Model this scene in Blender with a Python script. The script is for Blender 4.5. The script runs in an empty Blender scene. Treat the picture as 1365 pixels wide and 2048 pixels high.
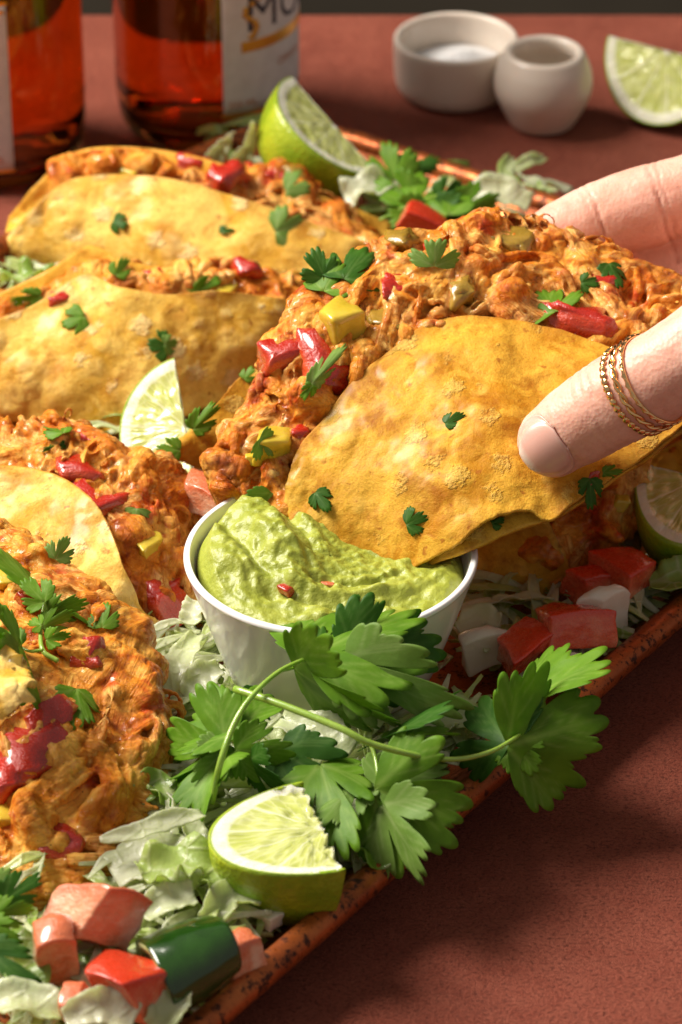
import bpy, math, random
import numpy as np
from mathutils import Vector, Matrix, Quaternion

scene = bpy.context.scene
COL = scene.collection
CM = 0.01                      # all modelling below is written in centimetres

# ------------------------------------------------------------------ camera
FPX, CX, CY = 7000.0, 682.5, 1024.0
PITCH, D0 = math.radians(32), 93.0
FW = np.array([0, math.cos(PITCH), -math.sin(PITCH)])
UP = np.array([0, math.sin(PITCH), math.cos(PITCH)])
RT = np.array([1.0, 0, 0])
CAM = np.array([0, 0, 5.0]) - FW * D0
cam_data = bpy.data.cameras.new('camera')
cam = bpy.data.objects.new('camera', cam_data)
COL.objects.link(cam)
cam.location = CAM * CM
cam.rotation_euler = (math.pi / 2 - PITCH, 0, 0)
cam_data.sensor_fit = 'VERTICAL'
cam_data.sensor_height = 36.0
cam_data.lens = FPX / 2048 * 36.0
cam_data.clip_start = 0.02
cam_data.clip_end = 20
cam_data.dof.use_dof = True
cam_data.dof.focus_distance = 0.912
cam_data.dof.aperture_fstop = 19
scene.camera = cam

# ------------------------------------------------------------------ light
world = bpy.data.worlds.new('World')
scene.world = world
world.use_nodes = True
world.node_tree.nodes['Background'].inputs[0].default_value = (1.0, 0.93, 0.86, 1)
world.node_tree.nodes['Background'].inputs[1].default_value = 0.28

def area_lamp(name, loc, target, size, power, color):
    d = bpy.data.lights.new(name, 'AREA')
    d.shape = 'DISK'
    d.size = size * CM
    d.energy = power
    d.color = color
    o = bpy.data.objects.new(name, d)
    COL.objects.link(o)
    o.location = Vector(loc) * CM
    o.rotation_euler = (Vector(target) - Vector(loc)).to_track_quat('-Z', 'Y').to_euler()
    return o
area_lamp('studio_key_lamp', (-96, 40, 112), (0, 0, 0), 80, 58, (1.0, 0.93, 0.84))
scene.view_settings.view_transform = 'Standard'
scene.view_settings.look = 'None'
scene.view_settings.exposure = 0.0
scene.view_settings.gamma = 1.0

# ------------------------------------------------------------------ small maths
def ray(px, py): return FW + RT * ((px - CX) / FPX) - UP * ((py - CY) / FPX)
def W(px, py, d): return CAM + ray(px, py) * (D0 + d)
def G(px, py, z):
    r = ray(px, py)
    return CAM + r * ((z - CAM[2]) / r[2])
def Gs(l): return [G(*p) for p in l]
def Ws(l): return [W(*p) for p in l]

rs0 = np.random.RandomState(7)
PERM = rs0.permutation(256)
PERM = np.concatenate([PERM, PERM, PERM])
GRAD = rs0.normal(size=(256, 3)); GRAD /= np.linalg.norm(GRAD, axis=1)[:, None]
def pn(p):
    p = np.asarray(p, float)
    i = np.floor(p).astype(int); f = p - i; i &= 255
    u = f * f * f * (f * (f * 6 - 15) + 10)
    out = 0
    for dx in (0, 1):
        for dy in (0, 1):
            for dz in (0, 1):
                h = PERM[PERM[PERM[(i[:, 0] + dx) & 255] + ((i[:, 1] + dy) & 255)] + ((i[:, 2] + dz) & 255)]
                g = GRAD[h]
                w = (u[:, 0] if dx else 1 - u[:, 0]) * (u[:, 1] if dy else 1 - u[:, 1]) * (u[:, 2] if dz else 1 - u[:, 2])
                out = out + w * ((f[:, 0] - dx) * g[:, 0] + (f[:, 1] - dy) * g[:, 1] + (f[:, 2] - dz) * g[:, 2])
    return out * 1.6
def fbm(p, o=3, gain=.5):
    p = np.asarray(p, float); s = 0; a = 1
    for k in range(o):
        s = s + a * pn(p * (2.03 ** k) + 17.3 * k); a *= gain
    return s
def unit(v):
    v = np.asarray(v, float)
    return v / (np.linalg.norm(v, axis=-1, keepdims=True) + 1e-12)
def cr(P, n):
    P = np.asarray(P, float); k = len(P)
    t = np.linspace(0, k - 1, n); i = np.clip(np.floor(t).astype(int), 0, k - 2)
    f = (t - i).reshape((-1,) + (1,) * (P.ndim - 1))
    E = np.concatenate([[2 * P[0] - P[1]], P, [2 * P[-1] - P[-2]]])
    a, b, c, d = E[i], E[i + 1], E[i + 2], E[i + 3]
    return .5 * (2 * b + (c - a) * f + (2 * a - 5 * b + 4 * c - d) * f * f + (3 * b - a - 3 * c + d) * f ** 3)
def loft(rows, nv, nu):
    R = np.array([cr(r, nu) for r in rows])
    return cr(R, nv)
def gnormals(g):
    du = np.gradient(g, axis=1); dv = np.gradient(g, axis=0)
    return unit(np.cross(du, dv))
def frame(d, ref=(0, 0, 1)):
    d = unit(d); ref = np.asarray(ref, float)
    if abs(d @ ref) > .97: ref = np.array([1., 0, 0])
    a = unit(np.cross(ref, d)); b = np.cross(d, a)
    return a, b, d

# ------------------------------------------------------------------ object helpers
def tag(o, label=None, cat=None, group=None, kind=None):
    if label: o['label'] = label
    if cat: o['category'] = cat
    if group: o['group'] = group
    if kind: o['kind'] = kind
    return o
def thing(name, label, cat, loc, group=None):
    o = bpy.data.objects.new(name, None)
    o.empty_display_size = .01
    COL.objects.link(o)
    o.location = Vector(loc) * CM
    o['org'] = [float(c) for c in loc]
    return tag(o, label, cat, group)
def org(o):
    s = np.zeros(3)
    while o is not None:
        s = s + np.array(o.location) / CM
        o = o.parent
    return s
def mesh_data(name, v, f, mat=None, smooth=True, attrs=None):
    me = bpy.data.meshes.new(name)
    v = np.asarray(v, float)
    if isinstance(f, np.ndarray): f = f.tolist()
    me.from_pydata((v * CM).tolist(), [], f)
    if smooth: me.polygons.foreach_set('use_smooth', [True] * len(me.polygons))
    for k, a in (attrs or {}).items():
        at = me.attributes.new(k, 'FLOAT', 'POINT')
        at.data.foreach_set('value', np.asarray(a, np.float32))
    if mat: me.materials.append(mat)
    me.update()
    return me
def mobj(name, v, f, mat, parent=None, base=None, smooth=True, attrs=None):
    """v in world centimetres; origin at the parent's origin or at base"""
    v = np.asarray(v, float)
    if parent is not None: o0 = org(parent)
    elif base is not None: o0 = np.asarray(base, float)
    else:
        o0 = (v.min(0) + v.max(0)) / 2; o0[2] = v[:, 2].min()
    me = mesh_data(name, v - o0, f, mat, smooth, attrs)
    o = bpy.data.objects.new(name, me)
    COL.objects.link(o)
    if parent is not None: o.parent = parent
    else: o.location = Vector(o0) * CM
    o['org'] = [float(c) for c in o0]
    return o
def grid_faces(nv, nu, off=0, wrap=False, flip=False):
    i, j = np.meshgrid(np.arange(nv - 1), np.arange(nu if wrap else nu - 1), indexing='ij')
    a = i * nu + j; b = i * nu + (j + 1) % nu; c = (i + 1) * nu + (j + 1) % nu; d = (i + 1) * nu + j
    f = np.stack([a, b, c, d], -1).reshape(-1, 4) + off
    return f[:, ::-1] if flip else f
def sheet(g, t, disp=None, edge_round=True):
    """solid sheet from a grid (nv,nu,3); returns verts, faces, u, v"""
    nv, nu, _ = g.shape
    n = gnormals(g)
    if disp is not None:
        g = g + n * disp[..., None]
        n = gnormals(g)
    uu, vv = np.meshgrid(np.linspace(0, 1, nu), np.linspace(0, 1, nv))
    top = g + n * (t / 2); bot = g - n * (t / 2)
    V = np.concatenate([top.reshape(-1, 3), bot.reshape(-1, 3)])
    N = nv * nu
    F1 = grid_faces(nv, nu); F2 = grid_faces(nv, nu, N, flip=True)
    idx = np.arange(N).reshape(nv, nu)
    loop = np.concatenate([idx[0, :], idx[1:, -1], idx[-1, -2::-1], idx[-2:0:-1, 0]])
    l2 = np.roll(loop, -1)
    side = np.stack([loop, loop + N, l2 + N, l2], -1)
    F = np.concatenate([F1, F2, side])
    return V, F, np.tile(uu.ravel(), 2), np.tile(vv.ravel(), 2)
def tube(P, R, nu=10, n=None, flat=1.0, ref=(0, 0, 1), cap=True):
    """tapered tube round polyline P with radii R; closed ends"""
    P = np.asarray(P, float); R = np.asarray(R, float) * np.ones(len(P))
    if n: P = cr(P, n); R = cr(R[:, None], n)[:, 0]
    k = len(P); T = unit(np.gradient(P, axis=0))
    a, b, _ = frame(T[0], ref); V = []
    for i in range(k):
        a = unit(a - T[i] * (a @ T[i])); b = np.cross(T[i], a)
        th = np.linspace(0, 2 * math.pi, nu, endpoint=False)
        V.append(P[i] + R[i] * (np.cos(th)[:, None] * a + flat * np.sin(th)[:, None] * b))
    V = np.concatenate(V)
    F = grid_faces(k, nu, wrap=True).tolist()
    if cap:
        V = np.concatenate([V, [P[0] - T[0] * R[0] * .5], [P[-1] + T[-1] * R[-1] * .5]])
        c0, c1 = k * nu, k * nu + 1
        for j in range(nu):
            F.append([c0, (j + 1) % nu, j]); F.append([c1, (k - 1) * nu + j, (k - 1) * nu + (j + 1) % nu])
    return V, F
_bm = {}
def ico(sub=2):
    import bmesh
    if sub not in _bm:
        bm = bmesh.new(); bmesh.ops.create_icosphere(bm, subdivisions=sub, radius=1)
        bm.verts.ensure_lookup_table()
        _bm[sub] = (np.array([v.co[:] for v in bm.verts]), [[v.index for v in f.verts] for f in bm.faces]); bm.free()
    return _bm[sub]
def ellipsoid(c, r, rot=None, sub=2):
    v, f = ico(sub); v = v * np.asarray(r)
    if rot is not None: v = v @ np.array(rot).T
    return v + np.asarray(c), f
def randrot(rs):
    q = rs.normal(size=4); q /= np.linalg.norm(q)
    return np.array(Quaternion(q).to_matrix())
def merge(parts):
    V = []; F = []; n = 0
    for v, f in parts:
        V.append(v); F += [[int(i) + n for i in q] for q in (f.tolist() if isinstance(f, np.ndarray) else f)]; n += len(v)
    return np.concatenate(V), F
def voxel(v, f, size, smooth=2):
    """voxel-remesh overlapping closed pieces into one skin"""
    me = mesh_data('tmp', v * 1.0, f)
    o = bpy.data.objects.new('tmp', me); COL.objects.link(o)
    m = o.modifiers.new('r', 'REMESH'); m.mode = 'VOXEL'; m.voxel_size = size * CM; m.use_smooth_shade = True
    if smooth:
        s = o.modifiers.new('s', 'SMOOTH'); s.factor = .5; s.iterations = smooth
    dg = bpy.context.evaluated_depsgraph_get(); dg.update()
    e = o.evaluated_get(dg).to_mesh()
    n = len(e.vertices); co = np.empty(n * 3, np.float32); e.vertices.foreach_get('co', co)
    no = np.empty(n * 3, np.float32); e.vertices.foreach_get('normal', no)
    fl = [list(p.vertices) for p in e.polygons]
    o.evaluated_get(dg).to_mesh_clear()
    bpy.data.objects.remove(o); bpy.data.meshes.remove(me)
    return co.reshape(-1, 3).astype(float) / CM, fl, no.reshape(-1, 3).astype(float)
def lathe(prof, n=64, c=(0, 0, 0)):
    prof = np.asarray(prof, float); th = np.linspace(0, 2 * math.pi, n, endpoint=False)
    V = np.stack([prof[:, 0, None] * np.cos(th), prof[:, 0, None] * np.sin(th), prof[:, 1, None] + 0 * th], -1)
    return V.reshape(-1, 3) + np.asarray(c), grid_faces(len(prof), n, wrap=True)
# ------------------------------------------------------------------ materials
class M:
    def __init__(s, name, **kw):
        s.m = bpy.data.materials.new(name); s.m.use_nodes = True
        s.nt = s.m.node_tree; s.b = s.nt.nodes['Principled BSDF']
        s.co = s.nt.nodes.new('ShaderNodeTexCoord')
        s.set(**kw)
    def link(s, a, b):
        s.nt.links.new(a, b)
    def put(s, sock, v):
        if isinstance(v, bpy.types.NodeSocket): s.link(v, sock)
        elif isinstance(v, (tuple, list)) and len(v) == 3 and sock.type == 'RGBA': sock.default_value = (*v, 1)
        else: sock.default_value = v
    def set(s, **kw):
        names = dict(color='Base Color', rough='Roughness', metal='Metallic', ior='IOR', trans='Transmission Weight', spec='Specular IOR Level',
                     sss='Subsurface Weight', radius='Subsurface Radius', scale='Subsurface Scale', coat='Coat Weight', coatr='Coat Roughness', normal='Normal', alpha='Alpha', sheen='Sheen Weight')
        for k, v in kw.items(): s.put(s.b.inputs[names[k]], v)
        return s
    def obj(s, scale=1.0, gen=False):
        n = s.nt.nodes.new('ShaderNodeVectorMath'); n.operation = 'SCALE'; n.inputs['Scale'].default_value = 100 * scale
        s.link(s.co.outputs['Object'], n.inputs[0]); return n.outputs[0]
    def mapv(s, vec, sc=(1, 1, 1), rot=(0, 0, 0)):
        n = s.nt.nodes.new('ShaderNodeMapping'); n.inputs['Scale'].default_value = sc; n.inputs['Rotation'].default_value = rot
        s.link(vec, n.inputs['Vector']); return n.outputs[0]
    def noise(s, scale, detail=3, rough=.55, dist=0, vec=None, col=False):
        n = s.nt.nodes.new('ShaderNodeTexNoise')
        n.inputs['Scale'].default_value = scale; n.inputs['Detail'].default_value = detail; n.inputs['Roughness'].default_value = rough; n.inputs['Distortion'].default_value = dist
        s.link(vec or s.obj(), n.inputs['Vector']); return n.outputs['Color' if col else 'Fac']
    def vor(s, scale, feat='F1', vec=None, out='Distance', rnd=1):
        n = s.nt.nodes.new('ShaderNodeTexVoronoi'); n.feature = feat
        n.inputs['Scale'].default_value = scale; n.inputs['Randomness'].default_value = rnd
        s.link(vec or s.obj(), n.inputs['Vector']); return n.outputs[out]
    def ramp(s, fac, stops, ease=False):
        n = s.nt.nodes.new('ShaderNodeValToRGB'); e = n.color_ramp.elements
        if ease: n.color_ramp.interpolation = 'EASE'
        while len(e) < len(stops): e.new(.5)
        for q, (p, c) in zip(e, stops):
            q.position = p; q.color = (*c, 1) if isinstance(c, (tuple, list)) else (c, c, c, 1)
        s.link(fac, n.inputs[0]); return n.outputs[0]
    def mix(s, fac, a, b, mode='MIX'):
        n = s.nt.nodes.new('ShaderNodeMix'); n.data_type = 'RGBA'; n.blend_type = mode
        s.put(n.inputs[0], fac); s.put(n.inputs[6], a); s.put(n.inputs[7], b); return n.outputs[2]
    def math(s, op, a, b=0.0, clamp=False):
        n = s.nt.nodes.new('ShaderNodeMath'); n.operation = op; n.use_clamp = clamp
        s.put(n.inputs[0], a); s.put(n.inputs[1], b); return n.outputs[0]
    def attr(s, name):
        n = s.nt.nodes.new('ShaderNodeAttribute'); n.attribute_name = name; return n.outputs['Fac']
    def rnd(s):
        return s.nt.nodes.new('ShaderNodeObjectInfo').outputs['Random']
    def bump(s, h, strength=.5, dist=.1, nrm=None):
        n = s.nt.nodes.new('ShaderNodeBump'); n.inputs['Strength'].default_value = strength; n.inputs['Distance'].default_value = dist * CM
        s.link(h, n.inputs['Height'])
        if nrm: s.link(nrm, n.inputs['Normal'])
        return n.outputs[0]
    def translucent(s, color, fac):
        out = s.nt.nodes['Material Output']; t = s.nt.nodes.new('ShaderNodeBsdfTranslucent'); mx = s.nt.nodes.new('ShaderNodeMixShader')
        s.put(t.inputs[0], color); mx.inputs[0].default_value = fac
        s.link(s.b.outputs[0], mx.inputs[1]); s.link(t.outputs[0], mx.inputs[2]); s.link(mx.outputs[0], out.inputs['Surface'])
        return s

def mat_table():
    m = M('terracotta_plaster', rough=.6, spec=.22)
    n = m.noise(.22, 5, .6); n2 = m.noise(1.6, 4, .65)
    c = m.ramp(n, [(.3, (.22, .046, .026)), (.5, (.29, .066, .038)), (.7, (.36, .092, .055))])
    c = m.mix(m.ramp(n2, [(.35, .0), (.7, .40)]), c, (.40, .12, .07))
    w = m.mapv(m.obj(), (1, 1.35, 1)); g = m.noise(8.5, 5, .72, .3, vec=w); g2 = m.noise(20, 3, .7)
    c = m.mix(m.ramp(g, [(.36, .80), (.52, 0.0)]), c, (.085, .015, .009))
    c = m.mix(m.ramp(g2, [(.54, 0.), (.68, .45)]), c, (.52, .19, .11))
    h = m.math('ADD', m.math('MULTIPLY', g, .9), m.math('MULTIPLY', g2, .4))
    m.set(color=c, normal=m.bump(h, 1.0, .14), rough=m.ramp(n2, [(.3, .48), (.7, .70)]))
    return m.m
def mat_tray():
    m = M('copper_enamel', rough=.32, metal=.55, spec=.5)
    c = m.ramp(m.noise(.5, 5, .6), [(.3, (.24, .050, .012)), (.55, (.42, .105, .022)), (.75, (.56, .18, .045))])
    sp = m.noise(3.2, 6, .75, vec=m.mapv(m.obj(), (1, 1, 1)))
    c = m.mix(m.ramp(sp, [(.52, 0.0), (.60, .92)]), c, (.025, .008, .005))
    sp2 = m.noise(9, 3, .7)
    c = m.mix(m.ramp(sp2, [(.64, 0.0), (.72, .7)]), c, (.05, .014, .008))
    m.set(color=c, rough=m.ramp(sp, [(.35, .26), (.7, .6)]), normal=m.bump(sp, .35, .03))
    return m.m
def mat_tortilla(name, base, pale, oil=.0):
    m = M(name, rough=.55, spec=.10)
    big = m.noise(.55, 5, .62, .6); mid = m.noise(1.6, 5, .65, .3); fine = m.noise(14, 3, .72); gr = m.noise(30, 2, .7)
    deep = (base[0] * .68, base[1] * .50, base[2] * .35)
    c = m.mix(m.ramp(big, [(.40, 0.), (.62, 1.)]), base, pale)
    c = m.mix(m.ramp(mid, [(.50, 0.), (.60, .8)]), c, pale)
    c = m.mix(m.ramp(m.noise(.8, 5, .65, .5, vec=m.mapv(m.obj(), (1, 1, 1), (1, .4, 2))), [(.50, 0.), (.66, .8)]), c, deep)
    sp = m.vor(.75, vec=m.mapv(m.obj(), (1, 1, 1), (.3, .8, 1.2))); spn = m.math('ADD', sp, m.math('MULTIPLY', m.math('SUBTRACT', m.noise(4, 4, .65), .5), .55))
    spot = m.ramp(spn, [(.16, 1.), (.27, 0.)])
    c = m.mix(m.math('MULTIPLY', spot, .75), c, (min(1, pale[0] * 1.10), pale[1] * 1.28, pale[2] * 2.6))
    c = m.mix(m.ramp(fine, [(.34, .35), (.50, 0.)]), c, deep)
    c = m.mix(m.ramp(gr, [(.56, 0.), (.70, .18)]), c, (min(1, pale[0] * 1.08), pale[1] * 1.25, pale[2] * 2.2))
    c = m.mix(m.ramp(m.noise(2.9, 3, .5), [(.66, 0.), (.72, .75)]), c, (.36, .11, .012))
    rim = m.attr('rim')
    c = m.mix(m.math('MULTIPLY', m.ramp(rim, [(.0, 0.), (.80, .10), (1., .8)]), m.ramp(m.noise(1.1, 3), [(.35, .4), (.65, 1.)])), c, (.40, .15, .025))
    c = m.mix(m.ramp(m.attr('blister'), [(.0, 0.), (1., .7)]), c, (min(1, pale[0] * 1.08), pale[1] * 1.24, pale[2] * 2.2))
    h = m.math('ADD', m.math('MULTIPLY', fine, .22), m.math('ADD', m.math('MULTIPLY', mid, .8), m.math('MULTIPLY', gr, .10)))
    h = m.math('ADD', h, m.math('MULTIPLY', m.math('MULTIPLY', spot, m.noise(7, 4, .7)), 1.3))
    m.set(color=c, coat=m.ramp(m.noise(.9, 4, .6), [(.42, .05), (.62, .38)]), coatr=.30, normal=m.bump(h, .7, .12), rough=m.ramp(fine, [(.35, .42), (.65, .66)]), sss=.12, radius=(1.0, .45, .12), scale=.0016)
    return m.m
def mat_filling(name, shift=0.0, dark=0.0):
    m = M(name, rough=.4, spec=.14)
    w = m.obj()
    big = m.noise(.55, 4, .6, .8); mid = m.noise(1.7, 5, .65, .6); fib = m.attr('fib')
    cx = m.nt.nodes.new('ShaderNodeCombineXYZ'); m.put(cx.inputs[0], m.math('MULTIPLY', fib, 1.0)); 
    lin = m.noise(17, 3, .6, 0, vec=m.nt.nodes.new('ShaderNodeVectorMath').outputs[0]) if False else None
    va = m.nt.nodes.new('ShaderNodeVectorMath'); va.operation = 'ADD'; m.link(cx.outputs[0], va.inputs[0]); m.link(m.mapv(w, (.05, .05, .05)), va.inputs[1])
    lin = m.noise(15, 3, .6, .2, vec=va.outputs[0])
    f = m.math('ADD', m.math('MULTIPLY', big, .6), m.math('MULTIPLY', mid, .4))
    s = shift
    c = m.ramp(f, [(.37 + s, (.24, .034, .004)), (.44 + s, (.50, .125, .010)), (.52 + s, (.68, .245, .024)), (.61 + s, (.86, .46, .085))])
    meat = m.mix(m.ramp(lin, [(.35, 0.), (.62, 1.)]), (.54, .18, .022), (.84, .56, .18))
    c = m.mix(m.math('MULTIPLY', m.attr('pale'), .75), c, meat)
    c = m.mix(m.ramp(lin, [(.34, .40), (.50, 0.)]), c, (.36, .065, .002))
    c = m.mix(m.ramp(m.noise(1.1, 3, .6, vec=m.mapv(w, (1, 1, 1), (2, 1, 0))), [(.58, 0.), (.68, .8)]), c, (.46, .045, .008))
    c = m.mix(m.ramp(m.attr('char'), [(.1, 0.), (1., 1.)]), c, (.13, .020, .005))
    c = m.mix(m.ramp(m.noise(9, 2, .5), [(.70, 0.), (.75, .85)]), c, (.12, .022, .005))
    h = m.math('ADD', m.math('MULTIPLY', lin, 1.0), m.math('MULTIPLY', m.noise(9, 4, .65, .4), .8))
    wet = m.ramp(m.noise(2.3, 4, .65), [(.42, .55), (.60, .15)])
    m.set(color=c, normal=m.bump(h, .6, .09), rough=wet, sss=.16, radius=(1.0, .40, .10), scale=.0022, coat=m.ramp(m.noise(1.9, 4, .65), [(.5, 0.), (.62, .6)]), coatr=.10)
    return m.m
def mat_tomato(name, red, flesh):
    m = M(name, rough=.25, spec=.5)
    w = m.obj(); n = m.noise(1.3, 4, .65, .6); n2 = m.noise(6, 4, .65)
    fb = m.noise(3, 4, .6, .3, vec=m.mapv(w, (.5, 1.8, 1.8), (.3, .5, .2)))
    pale = (min(.88, flesh[0] * 1.15), min(.7, flesh[1] * 2.0), min(.6, flesh[2] * 2.6))
    c = m.mix(m.ramp(n, [(.38, 0.), (.62, 1.)]), (flesh[0] * .9, flesh[1] * .55, flesh[2] * .45), flesh)
    c = m.mix(m.ramp(fb, [(.50, 0.), (.70, .35)]), c, pale)
    c = m.mix(m.ramp(m.noise(.8, 2, .5, .3), [(.5, 0.), (.64, .8)]), c, pale)
    c = m.mix(m.ramp(m.attr('skin'), [(.25, 0.), (.8, 1.)]), c, red)
    m.set(color=c, sss=.22, radius=(1., .36, .2), scale=.003, coat=.8, coatr=.07, rough=m.ramp(n2, [(.4, .18), (.65, .45)]), normal=m.bump(m.math('ADD', n2, m.math('ADD', fb, m.math('MULTIPLY', m.noise(18, 2), .5))), .55, .07))
    return m.m
def mat_simple(name, c1, c2, sc=2, rough=.35, sss=.3, scale=.003, radius=(1, .6, .3), bump=.3, coat=.3, bs=8, bd=.06):
    m = M(name, rough=rough)
    c = m.mix(m.ramp(m.noise(sc, 4, .6), [(.3, 0.), (.7, 1.)]), c1, c2)
    m.set(color=c, sss=sss, radius=radius, scale=scale, coat=coat, coatr=.12, normal=m.bump(m.noise(bs, 3, .6), bump, bd))
    return m.m
def mat_leaf(name, c1, c2, vein):
    m = M(name, rough=.5, spec=.28)
    c = m.mix(m.ramp(m.noise(1.2, 4, .6), [(.3, 0.), (.7, 1.)]), c1, c2)
    c = m.mix(m.math('MULTIPLY', m.rnd(), .35), c, c1)
    c = m.mix(m.math('MULTIPLY', m.attr('vein'), .5), c, vein)
    h = m.math('SUBTRACT', m.math('MULTIPLY', m.noise(7, 3, .6), .6), m.math('MULTIPLY', m.attr('vein'), .15))
    m.set(color=c, normal=m.bump(h, .30, .04))
    m.translucent(m.mix(.5, c, (.30, .56, .02)), .42)
    return m.m
def mat_lettuce(name, pale, green):
    m = M(name, rough=.28, spec=.5)
    g = m.math('ADD', m.attr('green'), m.math('MULTIPLY', m.math('SUBTRACT', m.noise(.9, 4, .6), .5), 1.1), clamp=True)
    c = m.mix(g, pale, green)
    v = m.vor(1.0, 'DISTANCE_TO_EDGE', vec=m.mapv(m.obj(), (1.1, 1.1, 1.1)))
    c = m.mix(m.ramp(v, [(.0, .5), (.06, 0.)]), c, (.80, .82, .52))
    fine = m.noise(6, 4, .6)
    h = m.math('ADD', m.math('MULTIPLY', fine, .8), m.ramp(v, [(0., .5), (.08, 0.)]))
    m.set(color=c, normal=m.bump(h, .5, .09), coat=.35, coatr=.12, sss=.2, radius=(.8, 1., .4), scale=.003)
    m.translucent(m.mix(.5, c, (.66, .76, .26)), .48)
    return m.m
def mat_ceramic(name, col, speck=0., rough=.3):
    m = M(name, rough=rough, spec=.5)
    c = m.mix(m.ramp(m.noise(.5, 3), [(.3, 0.), (.7, .5)]), col, tuple(q * .90 for q in col))
    if speck: c = m.mix(m.ramp(m.noise(4, 2, .5), [(.76, 0.), (.80, speck)]), c, (.16, .12, .08))
    m.set(color=c, coat=.4, coatr=.12, normal=m.bump(m.noise(1.2, 3), .06, .05), sss=.05, scale=.002)
    return m.m
def mat_rind():
    m = M('lime_rind', rough=.36, spec=.5)
    n = m.noise(.7, 3, .6); p = m.vor(7.5)
    c = m.mix(m.ramp(n, [(.35, 0.), (.68, 1.)]), (.20, .34, .010), (.42, .50, .020))
    c = m.mix(m.ramp(p, [(.0, .5), (.35, 0.)]), c, (.10, .22, .008))
    m.set(color=c, normal=m.bump(p, .45, .05), coat=.25, coatr=.25, sss=.12, radius=(.6, 1, .1), scale=.002)
    return m.m
def mat_pulp():
    m = M('lime_pulp', rough=.18, spec=.5)
    ang, r = m.attr('ang'), m.attr('rad')
    cx = m.nt.nodes.new('ShaderNodeCombineXYZ')
    m.put(cx.inputs[0], m.math('MULTIPLY', ang, 20.)); m.put(cx.inputs[1], m.math('MULTIPLY', r, 2.4))
    v = m.vor(1.5, 'F1', vec=cx.outputs[0]); ve = m.vor(1.5, 'DISTANCE_TO_EDGE', vec=cx.outputs[0])
    nz = m.noise(2.2, 4, .6)
    c = m.mix(m.ramp(v, [(.0, 0.), (.7, 1.)]), (.44, .48, .10), (.58, .61, .22))
    c = m.mix(m.ramp(nz, [(.4, 0.), (.7, .6)]), c, (.50, .56, .12))
    c = m.mix(m.ramp(ve, [(.0, .40), (.10, 0.)]), c, (.80, .82, .50))
    seg = m.math('ABSOLUTE', m.math('SUBTRACT', m.math('FRACT', m.math('MULTIPLY', ang, 5.), 0.), .5))
    memb = m.ramp(seg, [(.43, 0.), (.49, .8)])
    c = m.mix(memb, c, (.84, .85, .60))
    pith = m.ramp(m.math('ADD', r, m.math('MULTIPLY', m.math('SUBTRACT', m.noise(3, 3), .5), .03)), [(.825, 0.), (.86, 1.)])
    c = m.mix(pith, c, (.78, .78, .60))
    core = m.ramp(r, [(.03, 1.), (.09, 0.)])
    c = m.mix(core, c, (.86, .86, .68))
    c = m.mix(m.ramp(r, [(.972, 0.), (.985, 1.)]), c, (.32, .45, .03))
    h = m.math('ADD', m.math('MULTIPLY', ve, 1.), m.math('MULTIPLY', nz, .6))
    m.set(color=c, sss=.55, radius=(.9, 1., .4), scale=.004, coat=.35, coatr=.06, rough=m.ramp(pith, [(0., .16), (1., .55)]), normal=m.bump(h, .5, .08))
    return m.m
def mat_skin():
    m = M('skin', rough=.45, spec=.4)
    n = m.noise(.8, 4, .6)
    c = m.mix(m.ramp(n, [(.3, 0.), (.7, 1.)]), (.76, .39, .28), (.84, .50, .39))
    c = m.mix(m.ramp(m.noise(5, 3, .6), [(.5, 0.), (.75, .35)]), c, (.58, .22, .16))
    c = m.mix(m.attr('crease'), c, (.55, .20, .14))
    h = m.math('ADD', m.math('MULTIPLY', m.vor(11, 'F1', vec=m.mapv(m.obj(), (1, .6, 1), (0, .3, .4))), .7), m.math('MULTIPLY', m.noise(4, 4, .6), .6))
    m.set(color=c, sss=.38, radius=(1., .36, .2), scale=.004, normal=m.bump(h, .34, .04), rough=m.ramp(n, [(.3, .38), (.7, .52)]))
    return m.m
MT = {}
MT['table'] = mat_table()
MT['tray'] = mat_tray()
MT['tortilla'] = mat_tortilla('baked_tortilla', (.62, .31, .018), (.80, .48, .065))
MT['tortilla_pale'] = mat_tortilla('pale_tortilla', (.68, .37, .034), (.86, .57, .125))
MT['tortilla_dark'] = mat_tortilla('amber_tortilla', (.50, .215, .010), (.72, .40, .042))
MT['filling'] = mat_filling('chicken_filling')
MT['filling_dark'] = mat_filling('chicken_filling_red', .03)
MT['filling_light'] = mat_filling('chicken_filling_pale', -.03)
MT['tomato'] = mat_tomato('tomato', (.62, .040, .010), (.70, .135, .055))
MT['tomato_pink'] = mat_tomato('tomato_pink', (.62, .16, .065), (.74, .36, .20))
MT['tomato_cooked'] = mat_tomato('tomato_cooked', (.42, .016, .005), (.50, .045, .010))
MT['pepper'] = mat_simple('yellow_green_pepper', (.52, .36, .02), (.62, .46, .05), 1.6, .25, .4, .004, (1, .8, .15), .25, .5)
MT['chile'] = mat_simple('olive_chile', (.24, .15, .015), (.38, .22, .03), 2, .25, .3, .003, (1, .7, .1), .4, .5)
MT['onion'] = mat_simple('onion', (.72, .64, .50), (.80, .74, .62), 1.5, .25, .5, .005, (1, .9, .7), .3, .4)
MT['jalapeno'] = mat_simple('jalapeno_skin', (.006, .030, .002), (.018, .068, .005), .8, .12, .1, .002, (.5, 1, .2), .08, .6, 3)
MT['jalapeno_in'] = mat_simple('jalapeno_flesh', (.42, .50, .16), (.55, .60, .25), 2, .3, .4, .003, (.8, 1, .3), .3)
MT['guac'] = mat_simple('guacamole', (.26, .30, .026), (.38, .41, .060), 1.3, .46, .3, .003, (1, .9, .25), .6, .06, 5, .09)
MT['leaf'] = mat_leaf('cilantro_leaf', (.105, .245, .010), (.200, .390, .022), (.40, .55, .12))
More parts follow.
